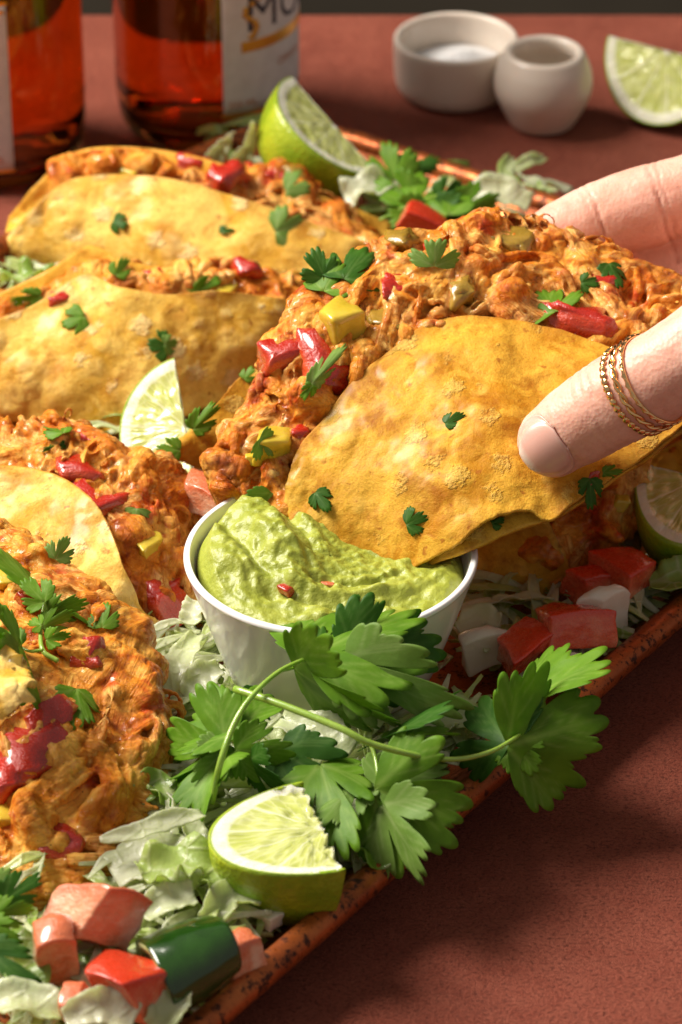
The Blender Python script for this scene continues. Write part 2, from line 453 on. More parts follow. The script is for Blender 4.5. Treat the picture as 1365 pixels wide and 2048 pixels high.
MT['leaf_dark'] = mat_leaf('cilantro_leaf_dark', (.030, .110, .008), (.065, .190, .014), (.20, .34, .08))
MT['leaf_pale'] = mat_leaf('cilantro_leaf_pale', (.17, .31, .045), (.27, .42, .09), (.46, .57, .22))
MT['stem'] = mat_simple('cilantro_stem', (.20, .34, .035), (.32, .46, .08), 1.2, .3, .3, .003, (.7, 1, .2), .15, .3)
MT['lettuce'] = mat_lettuce('iceberg', (.86, .87, .66), (.50, .64, .15))
MT['lettuce_green'] = mat_lettuce('green_lettuce', (.60, .70, .24), (.22, .42, .035))
MT['ramekin'] = mat_ceramic('white_porcelain', (.86, .85, .83), 0, .18)
MT['stone'] = mat_ceramic('cream_stoneware', (.72, .62, .52), .6, .36)
MT['rind'] = mat_rind()
MT['pulp'] = mat_pulp()
MT['skin'] = mat_skin()
def mk():
    m = M('nail', rough=.30, color=(.74, .40, .33), sss=.3, radius=(1, .4, .3), scale=.003, coat=.25, coatr=.15)
    e = m.attr('edge'); c = m.mix(m.ramp(e, [(.80, 0.), (.92, .8)]), m.mix(m.noise(1.5, 2), (.80, .37, .29), (.84, .45, .37)), (.88, .66, .55))
    c = m.mix(m.ramp(e, [(.0, .35), (.12, 0.)]), c, (.80, .54, .46))
    m.set(color=c); return m.m
MT['nail'] = mk()
MT['gold'] = M('gold', color=(.90, .60, .28), metal=1., rough=.14).m
MT['salt'] = mat_simple('salt', (.84, .83, .82), (.78, .77, .76), 6, .5, .5, .003, (1, 1, 1), .8, .0, 22, .1)
def mk():
    m = M('backdrop_cloth', rough=.9); m.set(color=m.ramp(m.noise(.05, 3), [(.3, (.030, .022, .012)), (.7, (.045, .034, .020))])); return m.m
MT['backdrop'] = mk()
def mk():
    m = M('amber_glass', rough=.02, ior=1.5, trans=1.0, color=(.84, .52, .20)); return m.m
MT['glass'] = mk()
def mk():
    m = M('beer', rough=.0, ior=1.33, trans=1.0, color=(1, 1, 1))
    va = m.nt.nodes.new('ShaderNodeVolumeAbsorption'); va.inputs['Color'].default_value = (1.0, .50, .06, 1); va.inputs['Density'].default_value = 30
    m.link(va.outputs[0], m.nt.nodes['Material Output'].inputs['Volume']); return m.m
MT['beer'] = mk()
def mk():
    m = M('paper_label', rough=.6); n = m.noise(2, 4)
    m.set(color=m.ramp(n, [(.3, (.60, .58, .57)), (.7, (.70, .68, .67))]), normal=m.bump(m.noise(3, 4), .3, .05)); return m.m
MT['paper'] = mk()
MT['foil'] = M('gold_print', color=(.75, .40, .06), metal=.7, rough=.35).m
MT['ink'] = M('dark_ink', color=(.030, .028, .05), rough=.5).m
MT['ink_red'] = M('red_ink', color=(.50, .16, .05), rough=.5).m
# ------------------------------------------------------------------ setting: table, backdrop
def box(x0, x1, y0, y1, z0, z1, r=.3):
    v = np.array([[x, y, z] for z in (z0, z1) for y in (y0, y1) for x in (x0, x1)], float)
    f = [[0, 2, 3, 1], [4, 5, 7, 6], [0, 1, 5, 4], [1, 3, 7, 5], [3, 2, 6, 7], [2, 0, 4, 6]]
    return v, f
v, f = box(-110, 110, -130, 43.5, -3, 0)
tag(mobj('table', v, f, MT['table'], smooth=False, base=(0, 0, 0)), 'reddish terracotta textured table surface under everything', 'table', kind='structure')
bg = loft([[(-220, 150, -75), (0, 150, -75), (220, 150, -75)], [(-220, 150, 20), (0, 150, 20), (220, 150, 20)], [(-220, 150, 130), (0, 150, 130), (220, 150, 130)]], 12, 16)
v, f, _, _ = sheet(bg, .5)
tag(mobj('backdrop', v, f, MT['backdrop'], base=(0, 150, -75)), 'dark brown plain backdrop behind the table', 'backdrop', kind='structure')

# ------------------------------------------------------------------ tray
def line_x(p, a, q, b):
    d1 = np.array([math.cos(a), math.sin(a)]); d2 = np.array([math.cos(b), math.sin(b)])
    t = np.linalg.solve(np.array([d1, -d2]).T, np.array(q)[:2] - np.array(p)[:2])
    return np.array(p)[:2] + d1 * t[0]
RZ = 1.5
aN = math.atan2(*(G(1365, 1212, RZ) - G(420, 2032, RZ))[[1, 0]]); pN = G(900, 1622, RZ)
aF = math.atan2(*(G(1085, 405, RZ) - G(720, 285, RZ))[[1, 0]]); pF = G(900, 345, RZ)
aL = math.radians(47); pL = G(450, 290, RZ)
c_far = line_x(pL, aL, pF, aF); c_right = line_x(pF, aF, pN, aN)
c_near = c_right - 50 * np.array([math.cos(aN), math.sin(aN)])
c_left = line_x(pL, aL, c_near, aF)
corners = [c_far, c_left, c_near, c_right]
def rrect(cs, off, r, n=8):
    cs = [np.array(c) for c in cs]; m = sum(cs) / 4; k = len(cs); lines = []
    for i in range(k):
        a, b = cs[i], cs[(i + 1) % k]; d = unit(b - a); nrm = np.array([-d[1], d[0]])
        if nrm @ (m - a) < 0: nrm = -nrm
        lines.append((a - nrm * off, d))
    pts = []
    for i in range(k):
        (p, d), (q, e) = lines[i - 1], lines[i]
        t = np.linalg.solve(np.array([d, -e]).T, q - p); c = p + d * t[0]
        rr = max(.3, r + off)
        a, b = c - d * rr, c + e * rr
        for s in np.linspace(0, 1, n): pts.append((1 - s) ** 2 * a + 2 * s * (1 - s) * c + s * s * b)
    # subdivide long edges
    out = []
    for i in range(len(pts)):
        a, b = pts[i], pts[(i + 1) % len(pts)]
        m_ = 30 if (i % n) == n - 1 else 1
        for s in range(m_): out.append(a + (b - a) * s / m_)
    return np.array(out)
tray = thing('serving_tray', 'copper red metal tray with speckled rolled rim holding the tacos', 'tray', (*(sum(corners) / 4), 0))
prof = [(-40, .30), (-3.0, .30), (-2.2, .30), (-1.7, .42), (-.95, 1.0), (-.45, 1.38), (-.28, 1.44)]
rings = []
for off, z in prof[1:]:
    q = rrect(corners, off, 3.2); rings.append(np.c_[q, np.full(len(q), z)])
n = len(rings[0]); ctr = np.array([*(sum(corners) / 4), .30])
Vt = np.concatenate(rings); Ft = grid_faces(len(rings), n, wrap=True).tolist()
Vb = Vt.copy(); Vb[:, 2] -= .14
N0 = len(Vt); Fb = [[i + N0 for i in q[::-1]] for q in Ft]
Vall = np.concatenate([Vt, Vb, [ctr], [ctr - [0, 0, .14]]])
Fall = Ft + Fb + [[2 * N0, (j + 1) % n, j] for j in range(n)] + [[2 * N0 + 1, N0 + j, N0 + (j + 1) % n] for j in range(n)]
mobj('pan', Vall, Fall, MT['tray'], tray)
q = rrect(corners, 0, 3.2); th = np.linspace(0, 2 * math.pi, 14, endpoint=False)
q_in = rrect(corners, -1, 3.2); nrm = unit(q - q_in)
V = np.stack([np.c_[q + nrm * .37 * math.cos(t), np.full(len(q), RZ + .37 * math.sin(t))] for t in th], 1)
V = V + .025 * fbm(V.reshape(-1, 3) * .8, 2).reshape(V.shape[:2])[..., None]
V = np.concatenate([V, V[:1]], 0)
mobj('rolled_rim', V.reshape(-1, 3), grid_faces(len(q) + 1, 14, wrap=True), MT['tray'], tray)

# ------------------------------------------------------------------ beer bottles
def text_verts(s, size, ext=0.0):
    cu = bpy.data.curves.new('t', 'FONT'); cu.body = s; cu.size = size; cu.align_x = 'CENTER'
    o = bpy.data.objects.new('t', cu); COL.objects.link(o)
    dg = bpy.context.evaluated_depsgraph_get(); dg.update()
    e = o.evaluated_get(dg).to_mesh()
    v = np.array([q.co[:] for q in e.vertices]); f = [list(p.vertices) for p in e.polygons]
    o.evaluated_get(dg).to_mesh_clear(); bpy.data.objects.remove(o)
    return v, f
def subdiv_text(v, f):
    import bmesh
    bm = bmesh.new(); vs = [bm.verts.new(q) for q in v]
    for q in f:
        try: bm.faces.new([vs[i] for i in q])
        except ValueError: pass
    bmesh.ops.triangulate(bm, faces=bm.faces)
    bmesh.ops.subdivide_edges(bm, edges=[e for e in bm.edges if e.calc_length() > .25], cuts=2)
    bm.verts.index_update()
    r = np.array([q.co[:] for q in bm.verts]), [[w.index for w in q.verts] for q in bm.faces]
    bm.free(); return r
def bottle(label, c, R, lab, group):
    b = thing('beer_bottle', label, 'bottle', c, group)
    prof = [(0.02, .32), (1.6, .30), (2.3, .06), (2.55, .0), (2.85, .10), (3.08, .42), (3.18, .9), (R, 1.8), (R, 6), (R, 11.2), (R * .97, 12), (R * .82, 13.2), (R * .6, 14.6), (1.55, 16), (1.36, 18), (1.3, 21), (1.3, 21.6), (1.5, 21.7), (1.5, 22.3), (1.3, 22.4), (1.05, 22.4)]
    inn = [(r - .26, z) for r, z in prof[7:]][::-1]
    inn = [(max(.9, r), z) for r, z in inn]
    full = prof + inn[0:] + [(2.9, 1.0), (2.5, .55), (1.4, .62), (.02, .62)]
    v, f = lathe(cr(full, 110), 72, c); mobj('glass', v, f, MT['glass'], b)
    liq = [(.02, .60), (1.4, .60), (2.52, .53), (2.93, 1.0), (R - .24, 1.8), (R - .24, 6), (R - .24, 11.2), (R * .97 - .24, 12), (R * .82 - .24, 13.2), (.02, 13.21)]
    v, f = lathe(liq, 72, c); mobj('beer', v, f, MT['beer'], b)
    a0, a1, z0, z1 = lab
    def wrap(x, z, r): return np.stack([c[0] + r * np.sin(x / R), c[1] - r * np.cos(x / R), c[2] + z], -1)
    def patch(name, x0, x1, y0, y1, r, mat, par):
        X, Z = np.meshgrid(np.linspace(x0, x1, 40), np.linspace(y0, y1, 20)); g = wrap(X, Z, r)
        v, f, _, _ = sheet(g, .015); return mobj(name, v, f, mat, par)
    lb = patch('paper_label', a0 * R, a1 * R, z0, z1, R + .02, MT['paper'], b)
    t = .16
    for (x0, x1, y0, y1) in ((a0 * R - t * .4, a1 * R + t * .4, z0 - t * .8, z0), (a0 * R - t * .4, a1 * R + t * .4, z1, z1 + t)):
        patch('gold_trim', x0, x1, y0, y1, R + .022, MT['foil'], lb)
    def lettering(s, size, x, z, mat, r=R + .045, squash=1.0, name='lettering'):
        tv, tf = subdiv_text(*text_verts(s, size)); p = wrap(x + tv[:, 0], z + tv[:, 1] * squash, np.full(len(tv), r))
        mobj(name, p, tf, mat, lb, smooth=False)
    return b, lb, patch, lettering, wrap
G2 = 'amber beer bottles at the back left'
b, lb, patch, lettering, wrap = bottle('amber beer bottle with dark lettering on white label, right of the two', (-4.75, 34.4, 0), 3.25, (.21, 2.6, 1.72, 9), G2)
R2 = 3.25; xm = 1.06 * R2
patch('gold_banner', .42 * R2, 1.75 * R2, 3.95, 4.35, R2 + .035, MT['foil'], lb)
lettering('MODELO', 1.9, xm + 2.0, 4.7, MT['ink'])
lettering('CERVEZA', .36, 1.12 * R2, 3.1, MT['ink_red'])
lettering('355 ML', .36, .43 * R2, 1.92, MT['ink_red'])
lettering('ESPECIAL', .5, 1.35 * R2, 5.95, MT['foil'])
for k in range(9):      # gold crest at the left of the name: a small rampant figure of leaf-like strokes
    a = k * .9; px, pz = .55 * R2 + .30 * math.sin(a) * (.4 + .1 * k), 4.5 + .17 * k
    tv, tf = ellipsoid((0, 0, 0), (.20 - .008 * k, .015, .13), sub=1)
    ca, sa = math.cos(a), math.sin(a); x, z = tv[:, 0] * ca - tv[:, 2] * sa, tv[:, 0] * sa + tv[:, 2] * ca
    mobj('crest', wrap(px + x, pz + z, R2 + .04 + tv[:, 1]), tf, MT['foil'], lb)
b, lb, patch, lettering, wrap = bottle('amber beer bottle cut by the left edge, left of the two', (-12.1, 31.6, 0), 3.25, (-1.9, .30, 1.0, 7.0), G2)
lettering('355 ML', .36, .05 * R2, 1.25, MT['ink_red'])
patch('gold_line', -1.6 * R2, .28 * R2, 6.72, 6.86, R2 + .035, MT['foil'], lb)
lettering('*', .7, .05 * R2, 3.7, MT['ink_red'])

# ------------------------------------------------------------------ bowls
def bowl(name, label, c, prof, mat, cat, part=None):
    v, f = lathe(cr(np.array(prof), 80), 72, c)
    v = v + .008 * fbm(v * .5, 2)[:, None]
    return mobj(name, v, f, mat, base=c)
c = np.array([4.13, 36.75, 0.])
bw = thing('pinch_bowl', 'cream stoneware straight sided bowl of salt, wider of the two pots', 'bowl', c)
v, f = lathe(cr([(.01, .0), (1.2, .0), (1.72, .02), (1.95, .10), (2.12, .34), (2.2, .7), (2.24, 1.4), (2.25, 1.98), (2.2, 2.14), (2.10, 2.16), (2.0, 2.05), (1.96, 1.5), (1.93, .9), (1.8, .55), (1.4, .42), (.7, .4), (.01, .4)], 90), 72, c)
mobj('bowl_body', v, f, MT['stone'], bw)
salt = thing('salt_heap', 'small heap of white salt inside the wide cream bowl', 'salt', c + [0, 0, .45])
X, Y = np.meshgrid(np.linspace(0, 2 * math.pi, 60), np.linspace(0, 1, 24))
rr = Y * 1.88; g = np.stack([c[0] + rr * np.cos(X), c[1] + rr * np.sin(X), .95 + .42 * np.exp(-((rr * np.cos(X) - .4) ** 2 + (rr * np.sin(X) - .3) ** 2) / .7)], -1)
g[..., 2] += .03 * fbm(g.reshape(-1, 3) * 4, 3).reshape(g.shape[:2])
v, f, _, _ = sheet(g, .12); mobj('salt', v, f, MT['salt'], salt)
c = np.array([7.15, 34.1, 0.])
jar = thing('stoneware_jar', 'small round cream stoneware pot with a narrow mouth beside the bowl', 'pot', c)
v, f = lathe(cr([(.01, .0), (.8, .0), (1.08, .04), (1.22, .2), (1.5, .75), (1.70, 1.25), (1.745, 1.7), (1.66, 2.2), (1.5, 2.6), (1.42, 2.75), (1.32, 2.83), (1.18, 2.80), (1.10, 2.66), (1.12, 2.4), (1.3, 2.0), (1.4, 1.5), (1.2, .8), (.9, .45), (.01, .4)], 90), 72, c)
mobj('pot_body', v, f, MT['stone'], jar)

# ------------------------------------------------------------------ ramekin and guacamole
RC = np.array([-.27, -1.70, .95]); RH = 3.85
ram = thing('ramekin', 'white porcelain ramekin filled with green guacamole', 'ramekin', RC)
prof = [(.01, .0), (1.8, .0), (2.35, .03), (2.6, .14), (2.78, .45), (3.1, 1.4), (3.42, 2.4), (3.70, 3.3), (3.82, 3.7), (3.86, 3.80), (3.82, 3.88), (3.73, 3.89), (3.66, 3.82), (3.52, 3.3), (3.2, 2.2), (2.8, 1.0), (2.4, .5), (1.4, .4), (.01, .4)]
v, f = lathe(cr(prof, 110), 128, RC); mobj('cup', v, f, MT['ramekin'], ram)
T, Rr = np.meshgrid(np.linspace(0, 2 * math.pi, 240, endpoint=False), np.linspace(0.004, 1, 90))
x = Rr * 3.50 * np.cos(T); y = Rr * 3.50 * np.sin(T)
P = np.stack([x, y, 0 * x], -1).reshape(-1, 3)
wx = x + .5 * fbm(P * .5, 2).reshape(x.shape); wy = y + .4 * fbm(P * .5 + 9, 2).reshape(x.shape)
def ridge(t, s): return np.exp(-(t / s) ** 2)
h = -.04 + .07 * fbm(P * .6, 2).reshape(x.shape)
h += .68 * np.exp(-(((x + 2.6) / 1.7) ** 2 + ((y - .6) / 2.2) ** 4))                 # heap on the left back
h += .45 * np.exp(-(((x + .9) / .9) ** 2 + ((y - .4) / 1.7) ** 2))
a = wx * .86 + wy * .42                                                       # spoon swirls cut across the heap
wl = np.exp(-(((x + 1.7) / 1.5) ** 2 + ((y - .5) / 2.1) ** 2))
h += (.30 * (1 - 2 * np.abs(((a * .62 + .18) % 1) * 2 - 1) ** 1.6) + .05 * np.sin(a * 13)) * wl
r2 = np.hypot(wx * .75 - .2, wy - 1.7)
h += (.17 * (1 - 2 * np.abs(((r2 * .80) % 1) * 2 - 1) ** 1.5) + .03 * np.sin(r2 * 14)) * np.exp(-(((x - .5) / 2.6) ** 2 + ((y + 1.5) / 1.4) ** 2))
h += .13 * np.clip(fbm(P * 1.7 + 4, 2), -.2, .6).reshape(x.shape) + .05 * np.abs(fbm(P * 3.1 + 8, 2)).reshape(x.shape) + .025 * fbm(P * 4.5, 2).reshape(x.shape)
rg = np.random.RandomState(3)
for k in range(70):
    a0, r0, s0 = rg.uniform(0, 6.28), 3.3 * math.sqrt(rg.rand()), rg.uniform(.10, .26)
    h += rg.uniform(.03, .10) * np.exp(-(((x - r0 * math.cos(a0)) ** 2 + (y - r0 * math.sin(a0)) ** 2) / s0 ** 2) ** 1.5)
edge = np.clip((1 - Rr) / .10, 0, 1); lft = np.clip((-x - 1.5) / 1.5, 0, 1) * np.clip((y + 1.2) / 1.5, 0, 1)
h = h * (.25 + .75 * edge) - (1 - edge) ** 2 * .30 * (1 - .75 * lft)
V = np.stack([RC[0] + x, RC[1] + y, RC[2] + 3.52 + h], -1)
gu = thing('guacamole', 'lumpy green guacamole heaped in the white ramekin', 'guacamole', RC + [0, 0, .5])
V2 = V.reshape(-1, 3); F2 = grid_faces(90, 240, wrap=True).tolist()
nb = len(V2); bot = np.stack([RC[0] + 2.85 * np.cos(T[0]), RC[1] + 2.85 * np.sin(T[0]), np.full(240, RC[2] + 1.8)], -1)
V2 = np.concatenate([V2, bot, [RC + [0, 0, 1.8]], [V[0].mean(0)]])
for j in range(240):
    k = (j + 1) % 240
    F2.append([89 * 240 + j, 89 * 240 + k, nb + k, nb + j]); F2.append([nb + j, nb + k, nb + 240]); F2.append([nb + 241, j, k])
mobj('mash', V2, F2, MT['guac'], gu)

# ------------------------------------------------------------------ lime wedges
def lime(label, E1, E2, Q, phi, tear=0.0, belly=1.0, seed=1):
    E1, E2, Q = map(np.array, (E1, E2, Q)); C = (E1 + E2) / 2; a = np.linalg.norm(E2 - E1) / 2; A = unit(E2 - E1)
    R1 = (Q - C) - A * ((Q - C) @ A); b = np.linalg.norm(R1); R1 = R1 / b
    N = np.cross(A, R1)
    if N @ (C - CAM) < 0: N = -N
    nt_, npf, ns = 72, 26, 22
    t = np.linspace(0, math.pi, nt_)
    def rad(tt): return 1 + .05 * np.abs(np.cos(tt)) ** 6
    wob = .012 * np.sin(3 * t + seed)
    root = thing('lime_wedge', label, 'lime', (C + R1 * b * .6 + N * .5) * [1, 1, 0] + [0, 0, min((C + (R1 * math.cos(s) + N * math.sin(s)) * b)[2] for s in (0, phi / 2, phi))], 'lime wedges')
    ph = np.linspace(0, phi, npf)
    Tg, Pg = np.meshgrid(t, ph)
    Rd = R1 * np.cos(Pg)[..., None] + N * np.sin(Pg)[..., None]
    bell = 1 + (belly - 1) * np.sin(math.pi * Pg / phi)
    g = C + A * (a * rad(Tg) * np.cos(Tg))[..., None] + Rd * (b * bell * np.sin(Tg) ** .92 * (1 + .012 * np.sin(3 * Tg + seed)))[..., None]
    nrm = unit(g - C)
    outer, inner = g, g - nrm * .10
    V = np.concatenate([outer.reshape(-1, 3), inner.reshape(-1, 3)]); n0 = npf * nt_
    idx = np.arange(n0).reshape(npf, nt_); lp = np.concatenate([idx[0, :], idx[1:, -1], idx[-1, -2::-1], idx[-2:0:-1, 0]]); l2 = np.roll(lp, -1)
    F = np.concatenate([grid_faces(npf, nt_, flip=True), grid_faces(npf, nt_, n0), np.stack([lp, l2, l2 + n0, lp + n0], -1)])
    mobj('rind', V, F, MT['rind'], root)
    S, T2 = np.meshgrid(np.linspace(0.0, 1, ns), t, indexing='ij')
    for p, sg in ((0, -1), (phi, 1)):
        D = R1 * math.cos(p) + N * math.sin(p); M2 = -R1 * math.sin(p) + N * math.cos(p)
        q = C + A * (S * a * rad(T2) * np.cos(T2))[..., None] * .992 + D * (S * b * np.sin(T2) ** .92)[..., None] * .992
        nz = fbm(q.reshape(-1, 3) * 3 + seed, 3).reshape(S.shape)
        dep = (.045 * nz - .05 * np.clip((.9 - S) * 6, 0, 1)) * np.clip((1 - S) * 8, 0, 1)
        if tear: q = q + unit(R1 * (1 + math.cos(phi)) + N * math.sin(phi)) * (tear * np.abs(fbm(q.reshape(-1, 3) * 2.1 + 3, 3)).reshape(S.shape) * np.clip(1 - S * np.sin(T2) * 3.5, 0, 1))[..., None]
        q = q + M2 * (sg * dep)[..., None] + M2 * (sg * .012)
        mobj('pulp', q.reshape(-1, 3), grid_faces(ns, nt_, flip=sg < 0), MT['pulp'], root, attrs=dict(ang=(T2 / math.pi).ravel(), rad=S.ravel()))
    return root
lime('bright green lime wedge behind the rear taco, cut face turned up', G(588, 158, 4.5), G(758, 346, 2.3), G(588, 264, 4.1), math.radians(98), belly=1.12)
lime('slim lime wedge standing on its end between the middle tacos', G(350, 722, 4.3), G(395, 990, 1.8), G(236, 862, 2.6), math.radians(52))
lime('lime wedge at the right edge beside the taco behind the hand', G(1285, 925, 3.6), G(1520, 985, 3.2), G(1325, 1082, 2.9), math.radians(80))
lime('squat lime wedge with torn end in front of the ramekin', G(608, 1566, 3.35), G(690, 1736, 3.2), G(402, 1652, 3.3), math.radians(84), tear=.35, belly=1.02)
lime('pale lime wedge lying on the table beside the small round pot', G(1222, 72, 2.7), G(1450, 130, 2.7), G(1285, 246, .35), math.radians(60))
# ------------------------------------------------------------------ tortillas and fillings
def camface(g):
    n = gnormals(g); m = n.reshape(-1, 3).mean(0); c = unit(CAM - g.reshape(-1, 3).mean(0))
    return g if m @ c > 0 else g[:, ::-1]
def tortilla(parent, rows, mat, seed=0, nv=70, nu=110, t=.11, wav=.10, name='tortilla', rimrow=1, lab=None, jag=.0):
    g = camface(loft(rows, nv, nu)); rs = np.random.RandomState(seed)
    p = g.reshape(-1, 3) + seed * 3.1
    d = wav * fbm(p * .42, 2) + .035 * fbm(p * 1.5, 3)
    bl = np.zeros(len(p)); flat = g.reshape(-1, 3)
    for k in range(int(26 * max(1, nu / 110))):
        c = flat[rs.randint(len(flat))]; r = rs.uniform(.18, .52)
        q = np.linalg.norm(flat - c, axis=1) / r
        m = np.clip(1 - q ** 2, 0, 1); d += m ** 1.2 * rs.uniform(.012, .05) * (1 + .6 * fbm(p * 4, 2)); bl = np.maximum(bl, np.clip(m * 1.4, 0, 1) * rs.choice([0, .35, .8, 1]))
    for k in range(7):
        c = flat[rs.randint(len(flat))]; r = rs.uniform(.35, .75); q = np.linalg.norm(flat - c, axis=1) / r
        m = np.clip(1 - q ** 2, 0, 1); d += np.sqrt(m) * rs.uniform(.03, .075); bl = np.maximum(bl, np.clip(m * 1.2, 0, 1) * rs.choice([0, .3, .6]))
    vv = np.linspace(0, 1, nv)[:, None] * np.ones((1, nu))
    if jag:
        dirv = np.gradient(g, axis=0); e = np.clip(1 - vv * 7, 0, 1)
        g = g + dirv * (e * jag * 20 * np.abs(fbm(p * 2.2, 3)).reshape(nv, nu))[..., None]
    bl = bl * np.clip(.55 + .9 * fbm(p * 2.6, 2), 0, 1)
    v, f, u, w = sheet(g, t, d.reshape(nv, nu))
    e = np.maximum.reduce([np.clip(1 - (1 - w) * 14, 0, 1), np.clip(1 - u * 20, 0, 1) * .7, np.clip(1 - (1 - u) * 20, 0, 1) * .7])
    o = mobj(name, v, f, mat, parent, attrs=dict(rim=e, blister=np.tile(bl, 2)))
    if lab: tag(o, lab)
    return o
def bil(g, u, v):
    nv, nu, _ = g.shape
    x = np.clip(u, 0, 1) * (nu - 1); y = np.clip(v, 0, 1) * (nv - 1)
    i = np.minimum(x.astype(int), nu - 2); j = np.minimum(y.astype(int), nv - 2); fx = (x - i)[:, None]; fy = (y - j)[:, None]
    return g[j, i] * (1 - fx) * (1 - fy) + g[j, i + 1] * fx * (1 - fy) + g[j + 1, i] * (1 - fx) * fy + g[j + 1, i + 1] * fx * fy
from mathutils.kdtree import KDTree
def filling(parent, rows, thick, seed, mat, lumps=60, clusters=60, vox=.055, chars=(), ul=(0, 1), vl=(0, 1), lump=(.28, .8), name='filling', lab=None):
    rs = np.random.RandomState(seed)
    g = camface(loft(rows, 40, 80)); n = gnormals(g)
    L = np.linalg.norm(np.diff(g[20], axis=0), axis=1).sum(); Hh = np.linalg.norm(np.diff(g[:, 40], axis=0), axis=1).sum()
    body, fb, _, _ = sheet(g - n * (thick / 2 + .08), thick)
    parts = [(body, fb)]; pale = []
    for k in range(int(lumps * 1.0)):
        u, v = np.array([rs.rand()]), np.array([rs.uniform(.0, 1.0)])
        p = bil(g, u, v)[0]; nn = unit(bil(n, u, v)[0]); r = rs.uniform(*lump)
        if k % 9 == 0 and thick > 1.15: r = rs.uniform(.8, 1.15)
        rad = r * np.array([rs.uniform(.7, 1.6), rs.uniform(.6, 1.1), rs.uniform(.5, .9)])
        parts.append(ellipsoid(p - nn * r * rs.uniform(.45, .9), rad, randrot(rs), 2))
    for k in range(int(clusters * 1.0)):
        u0, v0, a = rs.rand(), rs.uniform(-.02, 1.0), rs.uniform(0, math.pi); ln = rs.choice([rs.uniform(.7, 1.4), rs.uniform(1.4, 3.0)])
        lift = rs.uniform(-.04, .26); bend = rs.uniform(-.35, .35); isp = rs.rand() < .5; fat = rs.choice([rs.uniform(.7, 1.1), rs.uniform(1.0, 1.9)])
        sw = rs.uniform(.10, .19) * fat; m_ = rs.randint(2, 7); ts = np.linspace(0, 1, 10)
        for j in range(m_):
            s = (ts - .5) * ln * rs.uniform(.6, 1.); off = (j - m_ / 2) * sw + bend * s * s + rs.normal() * .04 + .06 * np.sin(s * rs.uniform(1, 4) + rs.rand() * 6)
            sh = rs.normal() * .25
            u = u0 + ((s + sh) * math.cos(a) - off * math.sin(a)) / L; v = v0 + ((s + sh) * math.sin(a) + off * math.cos(a)) / Hh
            p = bil(g, u, v); nn = unit(bil(n, u, v))
            h = -.16 + (lift + .18 + rs.uniform(-.05, .08)) * np.sin(math.pi * np.clip(ts * 1.0, 0, 1)) ** .5 + .06 * np.sin(s * rs.uniform(1, 4) + rs.rand() * 6)
            P = p + nn * h[:, None]
            r0 = rs.uniform(.055, .095) * fat; R = r0 * (.75 + .35 * np.sin(math.pi * ts)) * (1 + .15 * np.sin(ts * 9 + rs.rand() * 6))
            tv, tf = tube(P, R, 8, flat=rs.uniform(.7, 1.1)); parts.append((tv, tf))
            tg = unit(np.gradient(P, axis=0)); sd_ = np.cross(tg, nn); pale += [(q, isp, e, rs_off) for q, e in zip(P[1:-1], sd_[1:-1]) for rs_off in [k * 3.7 + j * .61]]
    v, f = merge(parts); v0, f0 = v, f
    v, f, no = voxel(v0, f0, vox, 3); vs, _, ns_ = voxel(v0, f0, vox, 26)
    if len(vs) == len(v):
        mk = np.clip(.32 + 1.7 * fbm(v * .75 + seed * 2, 2), .0, .95)[:, None]; v = v * (1 - mk) + (vs + ns_ * .05) * mk; no = unit(no * (1 - mk) + ns_ * mk)
    cav = np.abs(fbm(v * 1.1 + seed, 2))
    d = .16 * fbm(v * .8 + seed, 2) - .05 * np.clip(.12 - cav, 0, 1) / .12 + .012 * (1 - 2 * np.abs(fbm(v * [2.2, 4.2, 3.2] + 5, 2)))  + .018 * fbm(v * 7, 2)
    v = v + no * d[:, None]
    kd = KDTree(max(1, len(pale)))
    for i, e in enumerate(pale): kd.insert(e[0], i)
    kd.balance(); pa = np.zeros(len(v)); fibv = np.zeros(len(v)); nf = fbm(v * 2.0, 2)
    for i, q in enumerate(v):
        c, ix, dist = kd.find(q)
        e = pale[ix]
        fibv[i] = (q - e[0]) @ e[2] + e[3]
        if e[1]: pa[i] = 1 - min(1., max(0., dist - .12) / .16)
    pa *= np.clip(.75 + .8 * fbm(v * 1.3 + 2, 2), 0, 1)
    ch = np.zeros(len(v))
    for c, r in chars: ch = np.maximum(ch, np.clip(1.15 - np.linalg.norm(v - c, axis=1) / r, 0, 1) * np.clip(.75 + .7 * fbm(v * 3, 2), 0, 1.1))
    o = mobj(name, v, f, mat, parent, attrs=dict(pale=pa, fib=fibv, char=np.clip(ch, 0, 1)))
    if lab: tag(o, lab)
    return o
def mid(a, b, s, push):
    """row between rows a and b, pushed towards the camera/up by push (cm)"""
    out = []
    n = len(a)
    for i, (p, q) in enumerate(zip(a, b)):
        m = np.array(p) * (1 - s) + np.array(q) * s
        e = math.sin(math.pi * (i + .5) / n)
        out.append(m + (unit(CAM - m) * .6 + np.array([0, 0, .5])) * push * (.35 + .65 * e))
    return out
def shift(r, v): return [np.array(p) + np.array(v) for p in r]
FILL = {}
def taco(label, base, group='chicken tacos on the tray'):
    return thing('taco', label, 'taco', base, group)

